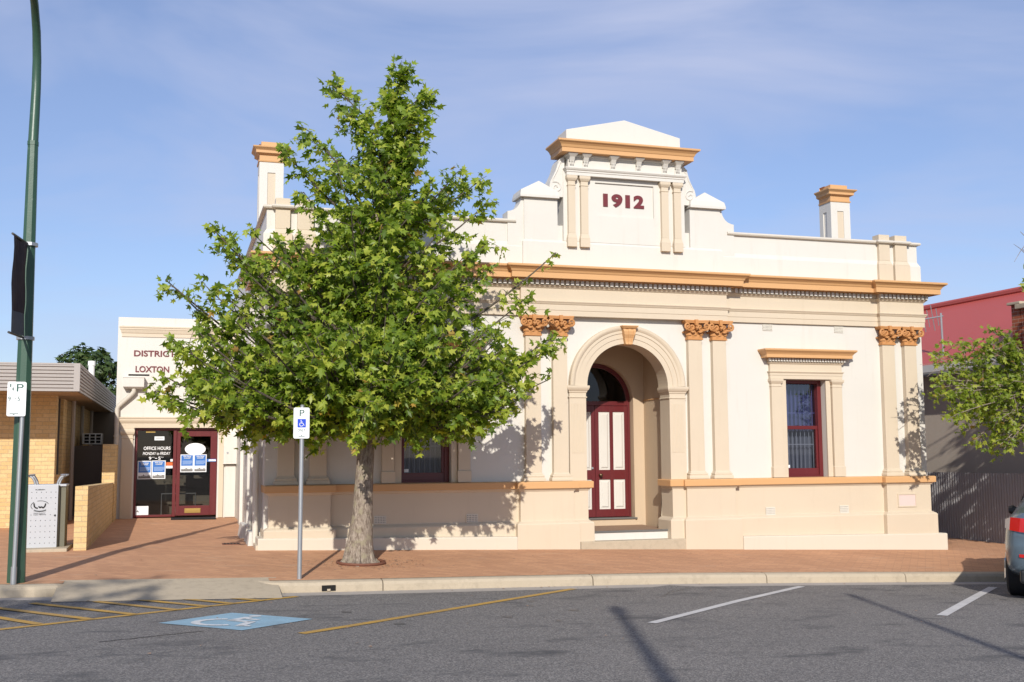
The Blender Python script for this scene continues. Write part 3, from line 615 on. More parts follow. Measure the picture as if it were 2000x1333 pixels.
for sgn in (-1, 1):
    for a, b in ((.075, .292), (.36, .585)):
        for c, d in ((.87, 1.41), (1.585, 2.65)):
            lo, hi = sorted((AX+sgn*a, AX+sgn*b)); m = MB(); m.box(lo, hi, Y0+.03, Y0+.05, c, d)
            m.frus(lo+.03, hi-.03, Y0+.03, Y0+.031, c+.03, lo+.03, hi-.03, Y0+.03, Y0+.031, d-.03)
            m.add([(lo+.03, Y0+.03, c+.03), (hi-.03, Y0+.03, c+.03), (hi-.03, Y0+.03, d-.03), (lo+.03, Y0+.03, d-.03), (lo+.055, Y0+.014, c+.055), (hi-.055, Y0+.014, c+.055), (hi-.055, Y0+.014, d-.055), (lo+.055, Y0+.014, d-.055)], [(4,5,6,7), (0,1,5,4), (1,2,6,5), (2,3,7,6), (3,0,4,7)])
            sub(m.build('panel', 'cream'), door)
kb = MB(); kb.tube([(7.44, Y0+.01, 1.49), (7.44, Y0-.02, 1.49)], [.026, .014], 10); kb.tube([(7.44, Y0-.02, 1.49), (7.44, Y0-.035, 1.49), (7.44, Y0-.062, 1.49), (7.44, Y0-.075, 1.49)], [.014, .03, .03, .012], 12)
sub(kb.build('knob', 'bronze', smooth=True), door); sub(MB().tube([(7.29, Y0+.012, 1.62), (7.29, Y0-.01, 1.62)], .02, 12).build('lock', 'galvanised'), door)
fl = MB(); fl.add([(AX-.63*c, Y0+.035, DZ+.63*s) for c, s in arc], [tuple(range(29))]); sub(fl.build('fanlight', 'glass_dark'), door)
bk = MB(); bk.box(6.42, 8.27, 1.9, 1.95, FL, 3.9); part(bk, 'hall', 'shade_black')  # flat dark sheet standing for the unlit hall
# sash windows with hooded surrounds
def window(cx):
    x0, x1 = cx-.41, cx+.41; Yg = .185
    s = MB()
    for a, b in ((cx-.74, cx-.52), (cx+.505, cx+.73)):
        s.box(a+.012, b-.012, -.075, 0, 1.64, 3.068); s.box(a, b, -.09, 0, 1.446, 1.625); s.frus(a, b, -.09, 0, 1.625, a+.012, b-.012, -.075, 0, 1.64)
        s.sweep([(a+.012, 0), (a+.012, -.075), (b-.012, -.075), (b-.012, 0)], [(-.01, 3.055), (.008, 3.06), (.008, 3.075), (0, 3.08), (0, 3.11), (.012, 3.12), (.028, 3.15), (.032, 3.16), (.032, 3.192), (-.02, 3.194)])
    s.box(cx-.52, x0+.0, -.03, .0, 1.446, 3.19); s.box(x1, cx+.505, -.03, 0, 1.446, 3.19)
    HP = [(cx-.745, 0), (cx-.745, -.072), (cx+.735, -.072), (cx+.735, 0)]
    s.sweep(HP, [(-.07, 3.196), (0, 3.196), (0, 3.258), (.007, 3.262), (.007, 3.30), (.018, 3.31), (.026, 3.325), (.026, 3.333), (-.004, 3.338), (-.004, 3.462), (.012, 3.47), (.02, 3.485), (.03, 3.49), (.03, 3.50), (-.06, 3.505)])
    s.sweep(HP, [(-.06, 3.505), (.025, 3.505), (.025, 3.565), (-.06, 3.565)])
    su = part(s, 'window_surround', 'beige', bev=.002)
    global de
    de = MB(); 
    for p, q in zip(HP, HP[1:]):
        if abs(p[0]-q[0]) > .2: dent((p[0]-.05, p[1]), (q[0]+.05, q[1]), .022, 3.508, 3.562, .056, .034, .04)
    sub(de.build('dentils', 'cream'), su)
    h = MB(); h.sweep(HP, [(-.06, 3.565), (.085, 3.568), (.14, 3.572), (.14, 3.628), (.147, 3.632), (.155, 3.648), (.178, 3.672), (.198, 3.688), (.204, 3.70), (.204, 3.718), (.19, 3.724), (-.08, 3.755)]); sub(h.build('hood', 'ochre'), su)
    fm = MB()
    fm.box(x0, x0+.045, Yg-.05, Yg+.1, 1.40, 3.19); fm.box(x1-.075, x1, Yg-.05, Yg+.1, 1.40, 3.19); fm.box(x0+.045, x1-.075, Yg-.05, Yg+.1, 3.13, 3.19); fm.box(x0+.045, x1-.075, Yg-.06, Yg+.1, 1.40, 1.478)
    fm.box(x0+.045, x1-.075, Yg-.025, Yg+.05, 1.478, 1.60); fm.box(x0+.045, x1-.075, Yg-.025, Yg+.06, 2.30, 2.365); fm.box(x0+.045, x0+.085, Yg-.02, Yg+.05, 1.6, 2.30); fm.box(x1-.115, x1-.075, Yg-.02, Yg+.05, 1.6, 2.30)
    fr_ = part(fm, 'window', 'maroon', bev=.004)
    g = MB(); g.add([(x0+.08, Yg+.01, 1.59), (x1-.11, Yg+.01, 1.59), (x1-.11, Yg+.01, 2.31), (x0+.08, Yg+.01, 2.31)], [(0,1,2,3)]); sub(g.build('pane', 'glass'), fr_)
    g = MB(); g.add([(x0+.04, Yg+.04, 2.36), (x1-.07, Yg+.04, 2.36), (x1-.07, Yg+.055, 3.14), (x0+.04, Yg+.055, 3.14)], [(0,1,2,3)]); sub(g.build('pane', 'glass_sky_tint'), fr_)
    gr = MB()
    for i in range(8): x = x0+.10+i*.086; gr.tube([(x, Yg+.075, 1.45), (x, Yg+.075, 3.16)], .0065, 6)
    for z in (2.03, 2.60): gr.box(x0+.04, x1-.07, Yg+.07, Yg+.08, z-.007, z+.007)
    sub(gr.build('grille', 'grille'), fr_)
    bl = MB(); n = 44; vs = []
    for i in range(n+1):
        x = x0+(x1-x0)*i/n; y = Yg+.20+(.022 if i % 4 in (0, 1) else -.012)
        vs += [(x, y, 1.42), (x, y, 3.19)]
    bl.add(vs, [(2*i, 2*i+2, 2*i+3, 2*i+1) for i in range(n)]); sub(bl.build('blind', 'blind'), fr_)
    st_ = MB(); st_.box(x0+.09, x0+.16, Yg-.003, Yg+.004, 1.61, 1.66); sub(st_.build('sticker', 'sign_white'), fr_)
    part(MB().box(x0-.1, x1+.1, .6, .62, 1.3, 3.3), 'room', 'shade_black')  # dark sheet behind the blind for the unlit room
window(3.845); window(10.845)
# air bricks, plaque, chimneys
def vent(x0, x1, z0, z1, y):
    m = MB(); m.box(x0, x1, y-.004, y+.02, z0, z1, 1); nx, nz = 7, 4
    for i in range(nx+1): x = x0+(x1-x0)*i/nx; m.box(x-.0075, x+.0075, y-.012, y, z0, z1, 0)
    for j in range(nz+1): z = z0+(z1-z0)*j/nz; m.box(x0-.0075, x1+.0075, y-.0135, y, z-.007, z+.007, 0)
    part(m, 'air_vent', ['vent_mesh', 'shade_black'])
for a in ((10.02, 10.20, 4.075, 4.185, 0), (11.50, 11.67, 4.075, 4.185, 0), (9.94, 10.11, .80, .92, -.06), (11.44, 11.61, .80, .92, -.06), (3.0, 3.18, .82, .93, -.06), (4.50, 4.68, .805, .925, -.06)): vent(*a)
pq = MB(); PW = [(12.585, .88), (12.985, .88), (12.985, 1.125), (12.585, 1.125)]
for a, b, c, d in ((12.585, 12.985, .88, .902), (12.585, 12.985, 1.103, 1.125), (12.585, 12.607, .902, 1.103), (12.963, 12.985, .902, 1.103)): pq.box(a, b, -.186, -.16, c, d, 0)
pq.box(12.607, 12.963, -.176, -.16, .902, 1.103, 1); part(pq, 'plaque', ['beige', 'marble'])
def chimney(x0, x1, y0, y1):
    m = MB(); z1 = 7.05; m.box(x0, x1, y0, y1, 4.95, z1, 0)
    cx0, cx1 = (x0*.68+x1*.32), (x0*.32+x1*.68)
    for a, b in ((x0, cx0-.0), (cx1, x1)): m.box(a, b, y0-.02, y0, 4.95, 6.86, 0)
    m.box(x0, x1, y0-.02, y0, 6.86, z1, 0); m.box(cx0, cx1, y0-.004, y0, 4.95, 6.86, 1)
    ym0, ym1 = y0*.66+y1*.34, y0*.34+y1*.66
    for xx, s in ((x0, -1), (x1, 1)):
        for a, b in ((y0-.02, ym0), (ym1, y1)): lo, hi = sorted((xx, xx+s*.02)); m.box(lo, hi, a, b, 4.95, 6.86, 0)
        lo, hi = sorted((xx, xx+s*.02)); m.box(lo, hi, y0-.02, y1, 6.86, z1, 0)
    ch = part(m, 'chimney', ['cream', 'beige'])
    pth = [(x0-.02, y1), (x0-.02, y0-.02), (x1+.02, y0-.02), (x1+.02, y1), (x0-.02, y1)]
    c = MB(); c.sweep(pth, [(-.02, 7.04), (.015, 7.05), (.02, 7.075), (.0, 7.08), (.0, 7.17), (.02, 7.18), (.05, 7.195), (.065, 7.20), (.065, 7.245), (.085, 7.265), (.115, 7.29), (.118, 7.31), (.05, 7.325), (-.03, 7.325), (-.03, 7.42), (-.2, 7.42)], cap=False)
    sub(c.build('chimney_cap', 'ochre'), ch)
chimney(12.87, 13.29, 2.02, 2.42); chimney(1.30, 1.68, 2.02, 2.42)

LAMP_A = (-0.1, -21.1, 0.42); LAMP_B = (3.45, -20.4, 0.34); SHADE_TREE = True
# ------------------------------------------------------------------ council office set back on the left
O = thing('office_annexe', 'cream flat fronted council office with maroon glazed entrance set back left of the tree', 'building', (0.1, 8.3, .5))
def op(mb, name, mats, **k): return mb.build(name, mats, O, **k)
YO = 8.3; OX0, OX1 = -1.30, 1.32
m = MB(); m.box(OX0, -.89, YO, YO+.3, .2, 4.96); m.box(.885, OX1, YO, YO+.3, .2, 4.96); m.box(-.89, .885, YO, YO+.3, 2.50, 4.96); m.box(OX0, OX0+.25, YO+.3, 16, .2, 4.9); m.box(OX0, OX1, 16, 16.2, .2, 4.9)
op(m, 'wall', 'cream')
m = MB(); m.box(OX0+.25, OX1, YO+.3, 16, 4.6, 4.7); op(m, 'roof', 'roof_grey')
m = MB(); pth = [(-1.22, YO+.0), (-1.22, YO-.02), (OX1, YO-.02)]
m.sweep(pth, [(-.03, 4.52), (.0, 4.525), (.0, 4.60), (.012, 4.61), (.03, 4.68), (.04, 4.69), (.04, 4.72), (.055, 4.73), (.055, 4.755), (-.03, 4.77)])
op(m, 'moulding', 'beige'); m = MB()
m.sweep([(-1.19, YO+.0), (-1.19, YO-.02), (OX1, YO-.02)], [(-.03, 2.50), (.004, 2.50), (.004, 2.60), (.018, 2.61), (.04, 2.66), (.04, 2.70), (.055, 2.71), (.055, 2.73), (-.03, 2.745)])
op(m, 'moulding', 'beige')
for a, b in ((-1.16, -.925), (.92, 1.02)):
    m = MB(); m.box(a, b, YO-.045, YO, .5, 2.272); m.sweep([(a, YO), (a, YO-.045), (b, YO-.045), (b, YO)], [(0, 2.26), (.012, 2.265), (.012, 2.28), (0, 2.285), (0, 2.34), (.02, 2.36), (.035, 2.40), (.035, 2.44), (.02, 2.47), (.02, 2.498), (-.02, 2.498)]); op(m, 'pilaster', 'beige')
m = MB(); m.box(1.06, 1.29, YO-.03, YO, .5, 1.66); op(m, 'cupboard_door', 'cream', bev=.004)
m = MB(); m.box(1.015, 1.31, YO-.12, YO, 1.70, 2.36); m.box(1.005, 1.32, YO-.13, YO, 1.685, 1.705); mb_ = op(m, 'meter_box', 'cream', bev=.006)
sub(MB().tube([(1.10, YO-.115, 1.94), (1.10, YO-.135, 1.94)], .022, 12).build('lock', 'galvanised'), mb_)
m = MB(); m.frus(-1.10, -.78, YO-.16, YO, 3.36, -1.16, -.72, YO-.22, YO, 3.40); m.box(-1.16, -.72, YO-.22, YO, 3.40, 3.60); m.box(-1.17, -.71, YO-.23, YO, 3.60, 3.615); rh = op(m, 'rainwater_head', 'cream')
m = MB(); m.tube([(-.93, YO-.11, 3.37), (-.93, YO-.11, 3.30), (-.97, YO-.09, 3.24), (-1.24, YO-.07, 2.98), (-1.27, YO-.06, 2.92), (-1.27, YO-.06, .48)], .05, 12)
for z in (2.3, 1.3): m.tube([(-1.27, YO-.06, z), (-1.27, YO-.06, z+.04)], .062, 12)
op(m, 'downpipe', 'cream_weathered', smooth=True)
m = MB(); m.box(-1.06, -.62, YO-.008, YO+.01, 3.655, 3.69); op(m, 'overflow_slot', 'shade_black')
for s, a, b, c, d in (('DISTRICT', -.955, -.075, 4.09, 4.225), ('LOXTON', -.915, -.20, 3.735, 3.875)):
    op(shift(text_mesh(s, a, b, c, d, .022, .012), 0, YO-.002), 'sign_lettering', 'maroon_letter')
# entrance: fixed pane left, door right
YD = YO+.09; m = MB()
m.box(-.89, -.835, YD, YD+.08, .53, 2.50); m.box(-.835, .885, YD, YD+.08, 2.44, 2.50); m.box(-.835, -.07, YD, YD+.08, .53, .58); m.box(-.07, .0, YD-.01, YD+.09, .53, 2.44)
sf = op(m, 'shopfront_frame', 'maroon', bev=.004)
m = MB(); m.add([(-.84, YD+.04, .57), (-.06, YD+.04, .57), (-.06, YD+.04, 2.45), (-.84, YD+.04, 2.45)], [(0,1,2,3)]); sub(m.build('pane', 'glass_dark'), sf)
m = MB(); YL = YD+.012
m.box(.006, .085, YL, YL+.05, .55, 2.43); m.box(.735, .88, YL, YL+.05, .55, 2.43); m.box(.085, .735, YL, YL+.05, .55, .765); m.box(.085, .735, YL, YL+.05, 2.31, 2.43)
od = op(m, 'door', 'maroon', bev=.004)
m = MB(); m.add([(.08, YL+.025, .76), (.74, YL+.025, .76), (.74, YL+.025, 2.32), (.08, YL+.025, 2.32)], [(0,1,2,3)]); sub(m.build('pane', 'glass_dark'), od)
m = MB(); m.box(.20, .545, YL-.012, YL, .605, .705, 0); m.box(.235, .51, YL-.016, YL-.011, .64, .675, 0); sub(m.build('mail_slot', 'brass', bev=.003), od)
m = MB(); m.box(.66, .86, YL-.02, YL-.0, 1.74, 1.80, 0); m.box(.70, .855, YL-.024, YL-.019, 1.752, 1.79, 1); sub(m.build('push_sign', ['poster_blue', 'sign_white']), od)
def poster(x0, x1, z0, z1, y, par):
    m = MB(); m.box(x0, x1, y, y+.003, z0, z1, 0); h = z1-z0; a = .018
    m.box(x0+a, x1-a, y-.002, y, z0+h*.36, z1-a, 1); m.box(x0+a, x1-a, y-.002, y, z0+a, z0+h*.13, 2)
    pts = [(x0+a+(x1-x0-2*a)*t, z0+h*(.14+v)) for t, v in ((0, 0), (0, .05), (.2, .03), (.3, .06), (.38, .05), (.42, .13), (.5, .06), (.7, .04), (.85, .07), (1, .05), (1, 0))]; m.prism(pts, y-.002, y, 2)
    for i in range(4): z = z0+h*(.62-i*.055); m.box(x0+.045, x1-.03-(.03 if i == 3 else 0), y-.003, y-.002, z, z+h*.018, 3)
    c = (x0+x1)/2
    t = join(shift(text_mesh('We have', c-.085, c+.085, z1-h*.155, z1-h*.075, .02), 0, y-.002), shift(text_mesh('moved!', c-.065, c+.07, z1-h*.235, z1-h*.16, .02), 0, y-.002)); t.m = [0]*len(t.f); m = join(m, t)
    return sub(m.build('poster', ['poster_white', 'poster_blue', 'poster_grey', 'line_light']), par)
paint('line_light', (.45, .55, .70), .05, .5, .3, 0, bumpy=0)
yw = YD+.034
poster(-.815, -.525, 1.365, 1.77, yw, sf); poster(-.515, -.225, 1.37, 1.775, yw, sf)
poster(.09, .375, 1.51, 1.905, YL+.018, od); poster(.378, .655, 1.51, 1.905, YL+.018, od)
m = MB(); m.prism([(.405+.225*math.cos(a*math.pi/18), 2.025+.135*math.sin(a*math.pi/18)) for a in range(36)], YL+.016, YL+.02); sub(m.build('oval_sticker', 'sign_white'), od)
for s, a, b, c, d, bo, sh in (('OFFICE HOURS', -.70, -.13, 2.01, 2.085, .015, 0), ('MONDAY to FRIDAY', -.715, -.13, 1.90, 1.965, .012, .2), ('9', -.585, -.53, 1.79, 1.86, .015, 0), ('AM', -.515, -.465, 1.835, 1.857, 0, 0), ('-', -.455, -.41, 1.818, 1.832, .03, 0), ('5', -.385, -.335, 1.79, 1.86, .015, 0), ('PM', -.325, -.275, 1.835, 1.857, 0, 0)):
    sub(shift(text_mesh(s, a, b, c, d, bo, .003, sh), 0, yw).build('window_lettering', 'sign_white'), sf)
for a, b, c, d, mt in ((-.66, -.46, 2.395, 2.43, 'orange_print'), (-.475, -.265, 2.225, 2.31, 'poster_white'), (-.125, -.075, 1.75, 1.805, 'sign_white'), (-.215, -.075, 1.66, 1.735, 'orange_print'), (-.215, -.075, 1.60, 1.657, 'sign_white'), (-.845, -.565, .575, .775, 'poster_white')):
    m = MB(); m.box(a, b, yw, yw+.003, c, d, 0)
    if mt == 'poster_white' and c > 1:
        for i in range(2): m.box(a+.03, b-.03, yw-.001, yw, c+.028+i*.022, c+.036+i*.022, 1)
    if c < .6: m.prism([(a+.03, c+.08), (a+.05, c+.12), (a+.07, c+.08), (a+.09, c+.10), (a+.075, c+.06), (a+.05, c+.07)], yw-.001, yw, 1)
    sub(m.build('notice', [mt if mt != 'orange_print' or c < 2 else 'brass', 'poster_grey']), sf)
m = MB(); m.box(OX0+.3, OX1, YO+3.2, YO+3.25, .5, 2.9, 0); m.box(OX0+.26, OX0+.3, YO+.3, YO+3.2, .5, 2.9, 0); m.box(OX1-.04, OX1, YO+.3, YO+3.2, .5, 2.9, 0); m.box(OX0+.26, OX1, YO+.3, YO+3.25, 2.9, 2.95, 0); m.box(OX0+.26, OX1, YO+.3, YO+3.25, .52, .55, 1); op(m, 'lobby', ['room_wall', 'room_floor'])
m = MB(); m.box(OX0+.3, OX1-.05, YO+1.1, YO+1.5, .55, 1.42); op(m, 'added_panel', 'room_floor')  # tan panel added behind the glass to lighten its lower half
m = MB(); m.tube([(-.30, YO+.6, .55), (-.30, YO+.6, 1.02), (.44, YO+.6, 1.02), (.44, YO+.6, .55)], .022, 8); op(m, 'lobby_rail', 'galvanised', smooth=True)
mt = MB(); mt.box(-.08, .86, 7.55, 8.2, gz(0, 7.8)+.003, gz(0, 7.8)+.02); tag(mt.build('door_mat', 'rubber', bev=.004), 'flat black rubber mat on the paving in front of the glazed office entrance', 'door mat')
dc = MB(); cx, cy = .87, .89; dc.box(cx-.14, cx+.14, cy-.16, cy+.16, gz(cx, cy)-.02, gz(cx, cy)+.008, 0)
for i in range(5): dc.box(cx-.11+i*.05, cx-.085+i*.05, cy-.12, cy+.12, gz(cx, cy)+.006, gz(cx, cy)+.010, 1)
tag(dc.build('drain_cover', ['iron_ring', 'shade_black']), 'small rusty iron drain cover in the paving by the dated building corner', 'drain cover')

# ------------------------------------------------------------------ yellow brick building, far left
K = thing('brick_building', 'yellow brick building with ribbed grey metal fascia and deep eaves at left edge', 'building', (-4, 7, .45))
def kp_(mb, name, mats, **k): return mb.build(name, mats, K, **k)
KXc, KY = -2.28, 5.9
m = MB(); m.box(-14, KXc, KY, KY+.25, -.2, 3.085); m.box(KXc-.25, KXc, KY+.25, 6.25, -.2, 3.085); m.box(KXc-.25, KXc, 6.25, 7.3, -.2, 1.52); m.box(KXc-.25, KXc, 7.3, 22, -.2, 3.085); m.box(KXc, KXc+.05, 6.2, 7.35, 1.42, 1.52)
kw = kp_(m, 'wall', 'brick_yellow')
m = MB(); m.box(KXc-.16, KXc-.12, 6.25, 7.3, 1.52, 3.085, 0)
for y in (6.25, 6.76, 7.25): m.box(KXc-.14, KXc-.06, y, y+.05, 1.52, 3.085, 1)
kp_(m, 'window', ['shade_black', 'timber_window'])
m = MB(); m.box(KXc, KXc+.05, 6.55, 7.0, .9, 1.25); kp_(m, 'wall_vent', 'vent_mesh')
m = MB(); m.box(-14, -1.79, 4.42, 22, 3.085, 3.12); kp_(m, 'eaves_lining', 'soffit')
m = MB(); FZ0, FZ1 = 3.09, 3.61; prof = []
nrib = 7
for i in range(nrib): 
    z = FZ0+.03+(FZ1-FZ0-.06)*i/nrib; dz = (FZ1-FZ0-.06)/nrib; prof += [(0, z), (0, z+dz*.42), (.028, z+dz*.55), (.028, z+dz*.88)]
prof = [(.02, FZ0), (.02, FZ0+.03)]+prof+[(.02, FZ1-.03), (.03, FZ1-.028), (.03, FZ1), (-.1, FZ1)]
m.sweep([(-14, 4.40), (-1.85, 4.40)], prof); m.sweep([(-1.775, 4.47), (-1.775, 22)], prof); m.box(-1.85, -1.745, 4.365, 4.47, FZ0, FZ1)
kp_(m, 'fascia', 'fascia_metal')
m = MB(); m.box(-14, -1.80, 4.43, 22, 3.55, 3.58); kp_(m, 'roof', 'roof_grey')
m = MB(); m.tube([(-1.95, 10, 3.5), (-1.95, 10, 4.02)], .07, 12); m.tube([(-1.95, 10, 3.99), (-1.95, 10, 4.10)], .085, 12); kp_(m, 'vent_pipe', 'white_paint', smooth=True)
m = MB(); m.box(-2.28, -1.30, 15.0, 15.2, .3, 3.08); kp_(m, 'alley_filler', 'alley_panel')  # dark wall added to close the bright gap down the alley
m = MB(); m.box(-2.26, -1.62, 9.9, 9.96, .45, 2.12); kp_(m, 'side_gate', 'alley_panel')
for y, x in ((8.2, -2.16), (11, -2.2), (14, -2.2)): m = MB(); m.tube([(x, y, .4), (x, y, 3.08)], .045, 8); kp_(m, 'downpipe', 'fascia_metal', smooth=True)
m = MB(); m.box(-2.15, -1.72, 10.6, 11.2, 2.16, 2.42, 0)
for i in range(3):
    for j in range(3): m.box(-2.10+i*.13, -2.0+i*.13, 10.588, 10.6, 2.19+j*.075, 2.245+j*.075, 1)
kp_(m, 'air_conditioner', ['gutter_white', 'shade_black'])
m = MB(); m.box(-14, KXc+.35, KY-1.0, KY, .3, .44+.02); m.box(KXc+.0, -1.44, 1.3, 9.8, .3, .50); kp_(m, 'step', 'concrete')
# stepped brick garden wall
G = thing('garden_wall', 'low yellow brick wall with raised end pier running back beside the office entrance', 'wall', (-1.34, 4.2, .5))
m = MB()
def sl(x0, x1, y0, y1, z0, za, zb): m.add([(x0, y0, z0), (x1, y0, z0), (x1, y1, z0), (x0, y1, z0), (x0, y0, za), (x1, y0, za), (x1, y1, zb), (x0, y1, zb)], [(0,1,2,3), (4,5,6,7), (0,1,5,4), (1,2,6,5), (2,3,7,6), (3,0,4,7)])
sl(-1.425, -1.245, .26, 7.1, .2, 1.46, 1.33); m.build('wall', 'brick_yellow', G, bev=.004)
m = MB(); m.box(-1.475, -1.225, 7.1, 8.2, .2, 2.13); m.build('pier', 'brick_yellow', G, bev=.004)
# litter bin
bx_, by_ = -1.86, .42; gb_ = gz(bx_, by_)
L = thing('litter_bin', 'silver perforated steel litter bin with arched handles beside the green lamp post', 'litter bin', (bx_, by_, gb_))
m = MB(); m.box(-2.20, -1.50, .12, 1.15, gb_-.1, gb_+.045); tag(m.build('concrete_slab', 'concrete', bev=.01), 'thin concrete slab under the silver litter bin', 'slab')
z0, z1 = .545, 1.475
m = MB(); m.box(-2.125, -1.655, .44, .90, z0, z1, 1); m.box(-2.13, -1.565, .47, .92, z1-.02, z1+.01, 0); m.box(-1.66, -1.57, .50, .88, z0, z1, 1)
m.build('body', ['steel_panel', 'bin_side'], L, bev=.006)
dm = MB(); dm.box(-2.135, -1.672, .40, .435, z0+.01, z1+.005)
m = MB()
for j in range(10):
    for i in range(7):
        if 2 <= j <= 3 and i > 0 and i < 6: continue
        x = -2.10+i*.066; z = z1-.10-j*.083; m.tube([(x, .401, z), (x, .3985, z)], .0062, 8)
m.tube([(-1.705, .402, 1.03), (-1.705, .392, 1.03)], .014, 10); m.m = [1]*len(m.f); bd = join(dm, m).build('door', ['steel_panel', 'black'], L)
lg = MB()
ell = [(-1.915+.125*math.cos(R(a)), 1.175+.075*math.sin(R(a))) for a in range(0, 361, 12)]
for a, b in ((2, 9), (11, 18), (19, 26)):
    for q in strip2d(ell[a:b+1], .007): lg.prism(q, .396, .4005)
for pts, wd in (([(-2.0, 1.215), (-1.992, 1.165), (-1.97, 1.145), (-1.945, 1.142)], .02), ([(-1.935, 1.17), (-1.915, 1.145), (-1.895, 1.165), (-1.875, 1.143), (-1.85, 1.165), (-1.838, 1.21)], .019), ([(-2.0, 1.105), (-1.95, 1.092), (-1.88, 1.092), (-1.83, 1.105)], .006)):
    for q in strip2d(pts, wd): lg.prism(q, .395, .4005)
lg = join(lg, shift(text_mesh('RUBBISH', -1.985, -1.855, 1.405, 1.422, .02, .003), 0, .4005), shift(text_mesh('District Council of', -2.0, -1.84, 1.062, 1.076, .02, .003), 0, .4005), shift(text_mesh('Loxton Waikerie', -2.0, -1.845, 1.040, 1.054, .02, .003), 0, .4005)); lg.m = [0]*len(lg.f)
sub(lg.build('emblem', 'black'), bd)
for xx, s in ((-2.10, 1), (-1.60, -1)):
    m = MB()
    for y in (.52, .82): m.tube([(xx+s*.10, y, z1), (xx+s*.085, y, z1+.06), (xx+s*.05, y, z1+.12), (xx-s*.01, y, z1+.145)], [.016, .018, .02, .014], 8)
    m.tube([(xx-s*.02, .46, z1+.145), (xx+s*.05, .55, z1+.15), (xx+s*.05, .80, z1+.15), (xx-s*.02, .88, z1+.145)], .014, 8); m.build('handle', 'galvanised', L, smooth=True)

# ------------------------------------------------------------------ street lamps (base at origin, arm towards -Y)
def make_lamp(label, loc, rz=0, group=None):
    t = thing('street_lamp', label, 'street lamp', loc, group, world=False, rz=rz)
    m = MB(); m.tube([(0, 0, -.05), (0, 0, 2.75), (0, 0, 5.30)], [.104, .086, .062], 8); m.build('pole', 'lamp_green', t)
    m = MB(); pts = [(0, 0, 5.26), (0, .05, 5.65), (0, .09, 6.0), (0, .06, 6.35), (0, -.08, 6.66), (0, -.35, 6.90), (0, -.75, 7.08), (0, -1.3, 7.20), (0, -1.75, 7.26)]
    m.tube(pts, [.060, .058, .055, .052, .050, .047, .043, .04, .038], 10); m.tube([(0, 0, 5.25), (0, 0, 5.30)], .067, 8); m.build('arm', 'lamp_green', t, smooth=True)
    m = MB(); m.tube([(0, -1.7, 7.25), (0, -1.85, 7.28), (0, -2.15, 7.30), (0, -2.4, 7.29), (0, -2.5, 7.27)], [.038, .05, .062, .05, .02], 10); h = m.build('lamp_head', 'fascia_metal', t, smooth=True)
    m = MB(); m.tube([(0, -1.95, 7.25), (0, -2.2, 7.235), (0, -2.38, 7.25)], [.03, .045, .02], 10); sub(m.build('lens', 'car_clear', smooth=True), h)
    return t
lx, ly = -1.765, -3.10; lz = gz(lx, ly)
lamp = make_lamp('tall green street lamp at left carrying a dark banner and a quarter hour parking sign', (lx, ly, lz), 0, 'street lamps')
def copy_thing(o, loc, rz, label):
    c = o.copy(); COL.objects.link(c); c.location = loc; c.rotation_euler = (0, 0, rz); c['label'] = label
    def rec(a, b):
        for ch in [q for q in bpy.data.objects if q.parent == a]:
            d = ch.copy(); COL.objects.link(d); d.parent = b; rec(ch, d)
    rec(o, c); return c
copy_thing(lamp, LAMP_A, math.pi-R(17.5), 'green street lamp behind the viewer casting the wide pole shadow on the road').scale = (1.6, 1, 1)
copy_thing(lamp, LAMP_B, math.pi-R(17.5), 'green street lamp behind the viewer casting the thin long shadow at right on the road').scale = (1.2, 1, 1)
# banner on the lamp
N_ = thing('banner', 'dark weathered cloth banner with grey foot strip hanging beside the green lamp post', 'banner', (lx, ly-.5, 3.9))
m = MB(); nb = 8; vs = []
for i in range(nb+1):
    u = .10+.60*i/nb; y = ly-.96*u; x = lx-.13*u+.012*math.sin(i*.9)
    for k in range(7): vs.append((x+.008*math.sin(k*1.3+i), y, 3.60+.86*k/6-.0*i))
m.add(vs, [(i*7+k, (i+1)*7+k, (i+1)*7+k+1, i*7+k+1) for i in range(nb) for k in range(6)]); m.build('cloth', 'banner_cloth', N_)
m = MB(); vs = []
for i in range(nb+1):
    u = .10+.60*i/nb; y = ly-.96*u; x = lx-.13*u+.012*math.sin(i*.9); vs += [(x+.01, y, 3.335), (x+.008*math.sin(i), y, 3.60)]
m.add(vs, [(2*i, 2*i+2, 2*i+3, 2*i+1) for i in range(nb)]); m.build('foot_strip', 'banner_strip', N_)
for z in (4.465, 3.325): MB().tube([(lx, ly, z), (lx-.13*.72, ly-.96*.72, z)], .014, 8).build('rod', 'black', N_)
for z in (4.465, 3.325): MB().tube([(lx, ly, z-.02), (lx, ly, z+.02)], .105, 8).build('clamp', 'galvanised', N_)
# parking signs
def plate(x, y, z0, w_, h, par):
    r = .02; pts = []
    for cx, cz, a0 in ((x+w_/2-r, z0+r, -90), (x+w_/2-r, z0+h-r, 0), (x-w_/2+r, z0+h-r, 90), (x-w_/2+r, z0+r, 180)):
        for a in (0, 30, 60, 90): pts.append((cx+r*math.cos(R(a0+a)), cz+r*math.sin(R(a0+a))))
    return MB().prism(pts, y, y+.004).build('plate', 'sign_white', par)
S1 = thing('parking_sign', 'quarter hour parking sign 9 to 5 on a grey pipe before the green lamp post', 'parking sign', (-1.765, -3.27, gz(-1.765, -3.27)), 'parking signs')
g1 = gz(-1.765, -3.27); ys = -3.31
m = MB(); m.tube([(-1.772, -3.265, g1), (-1.745, -3.262, 2.5)], .026, 12); m.tube([(-1.773, -3.265, g1), (-1.771, -3.265, g1+.2)], .034, 12); m.build('post', 'galvanised', S1, smooth=True)
pl = plate(-1.81, ys, 2.385, .205, .405, S1)
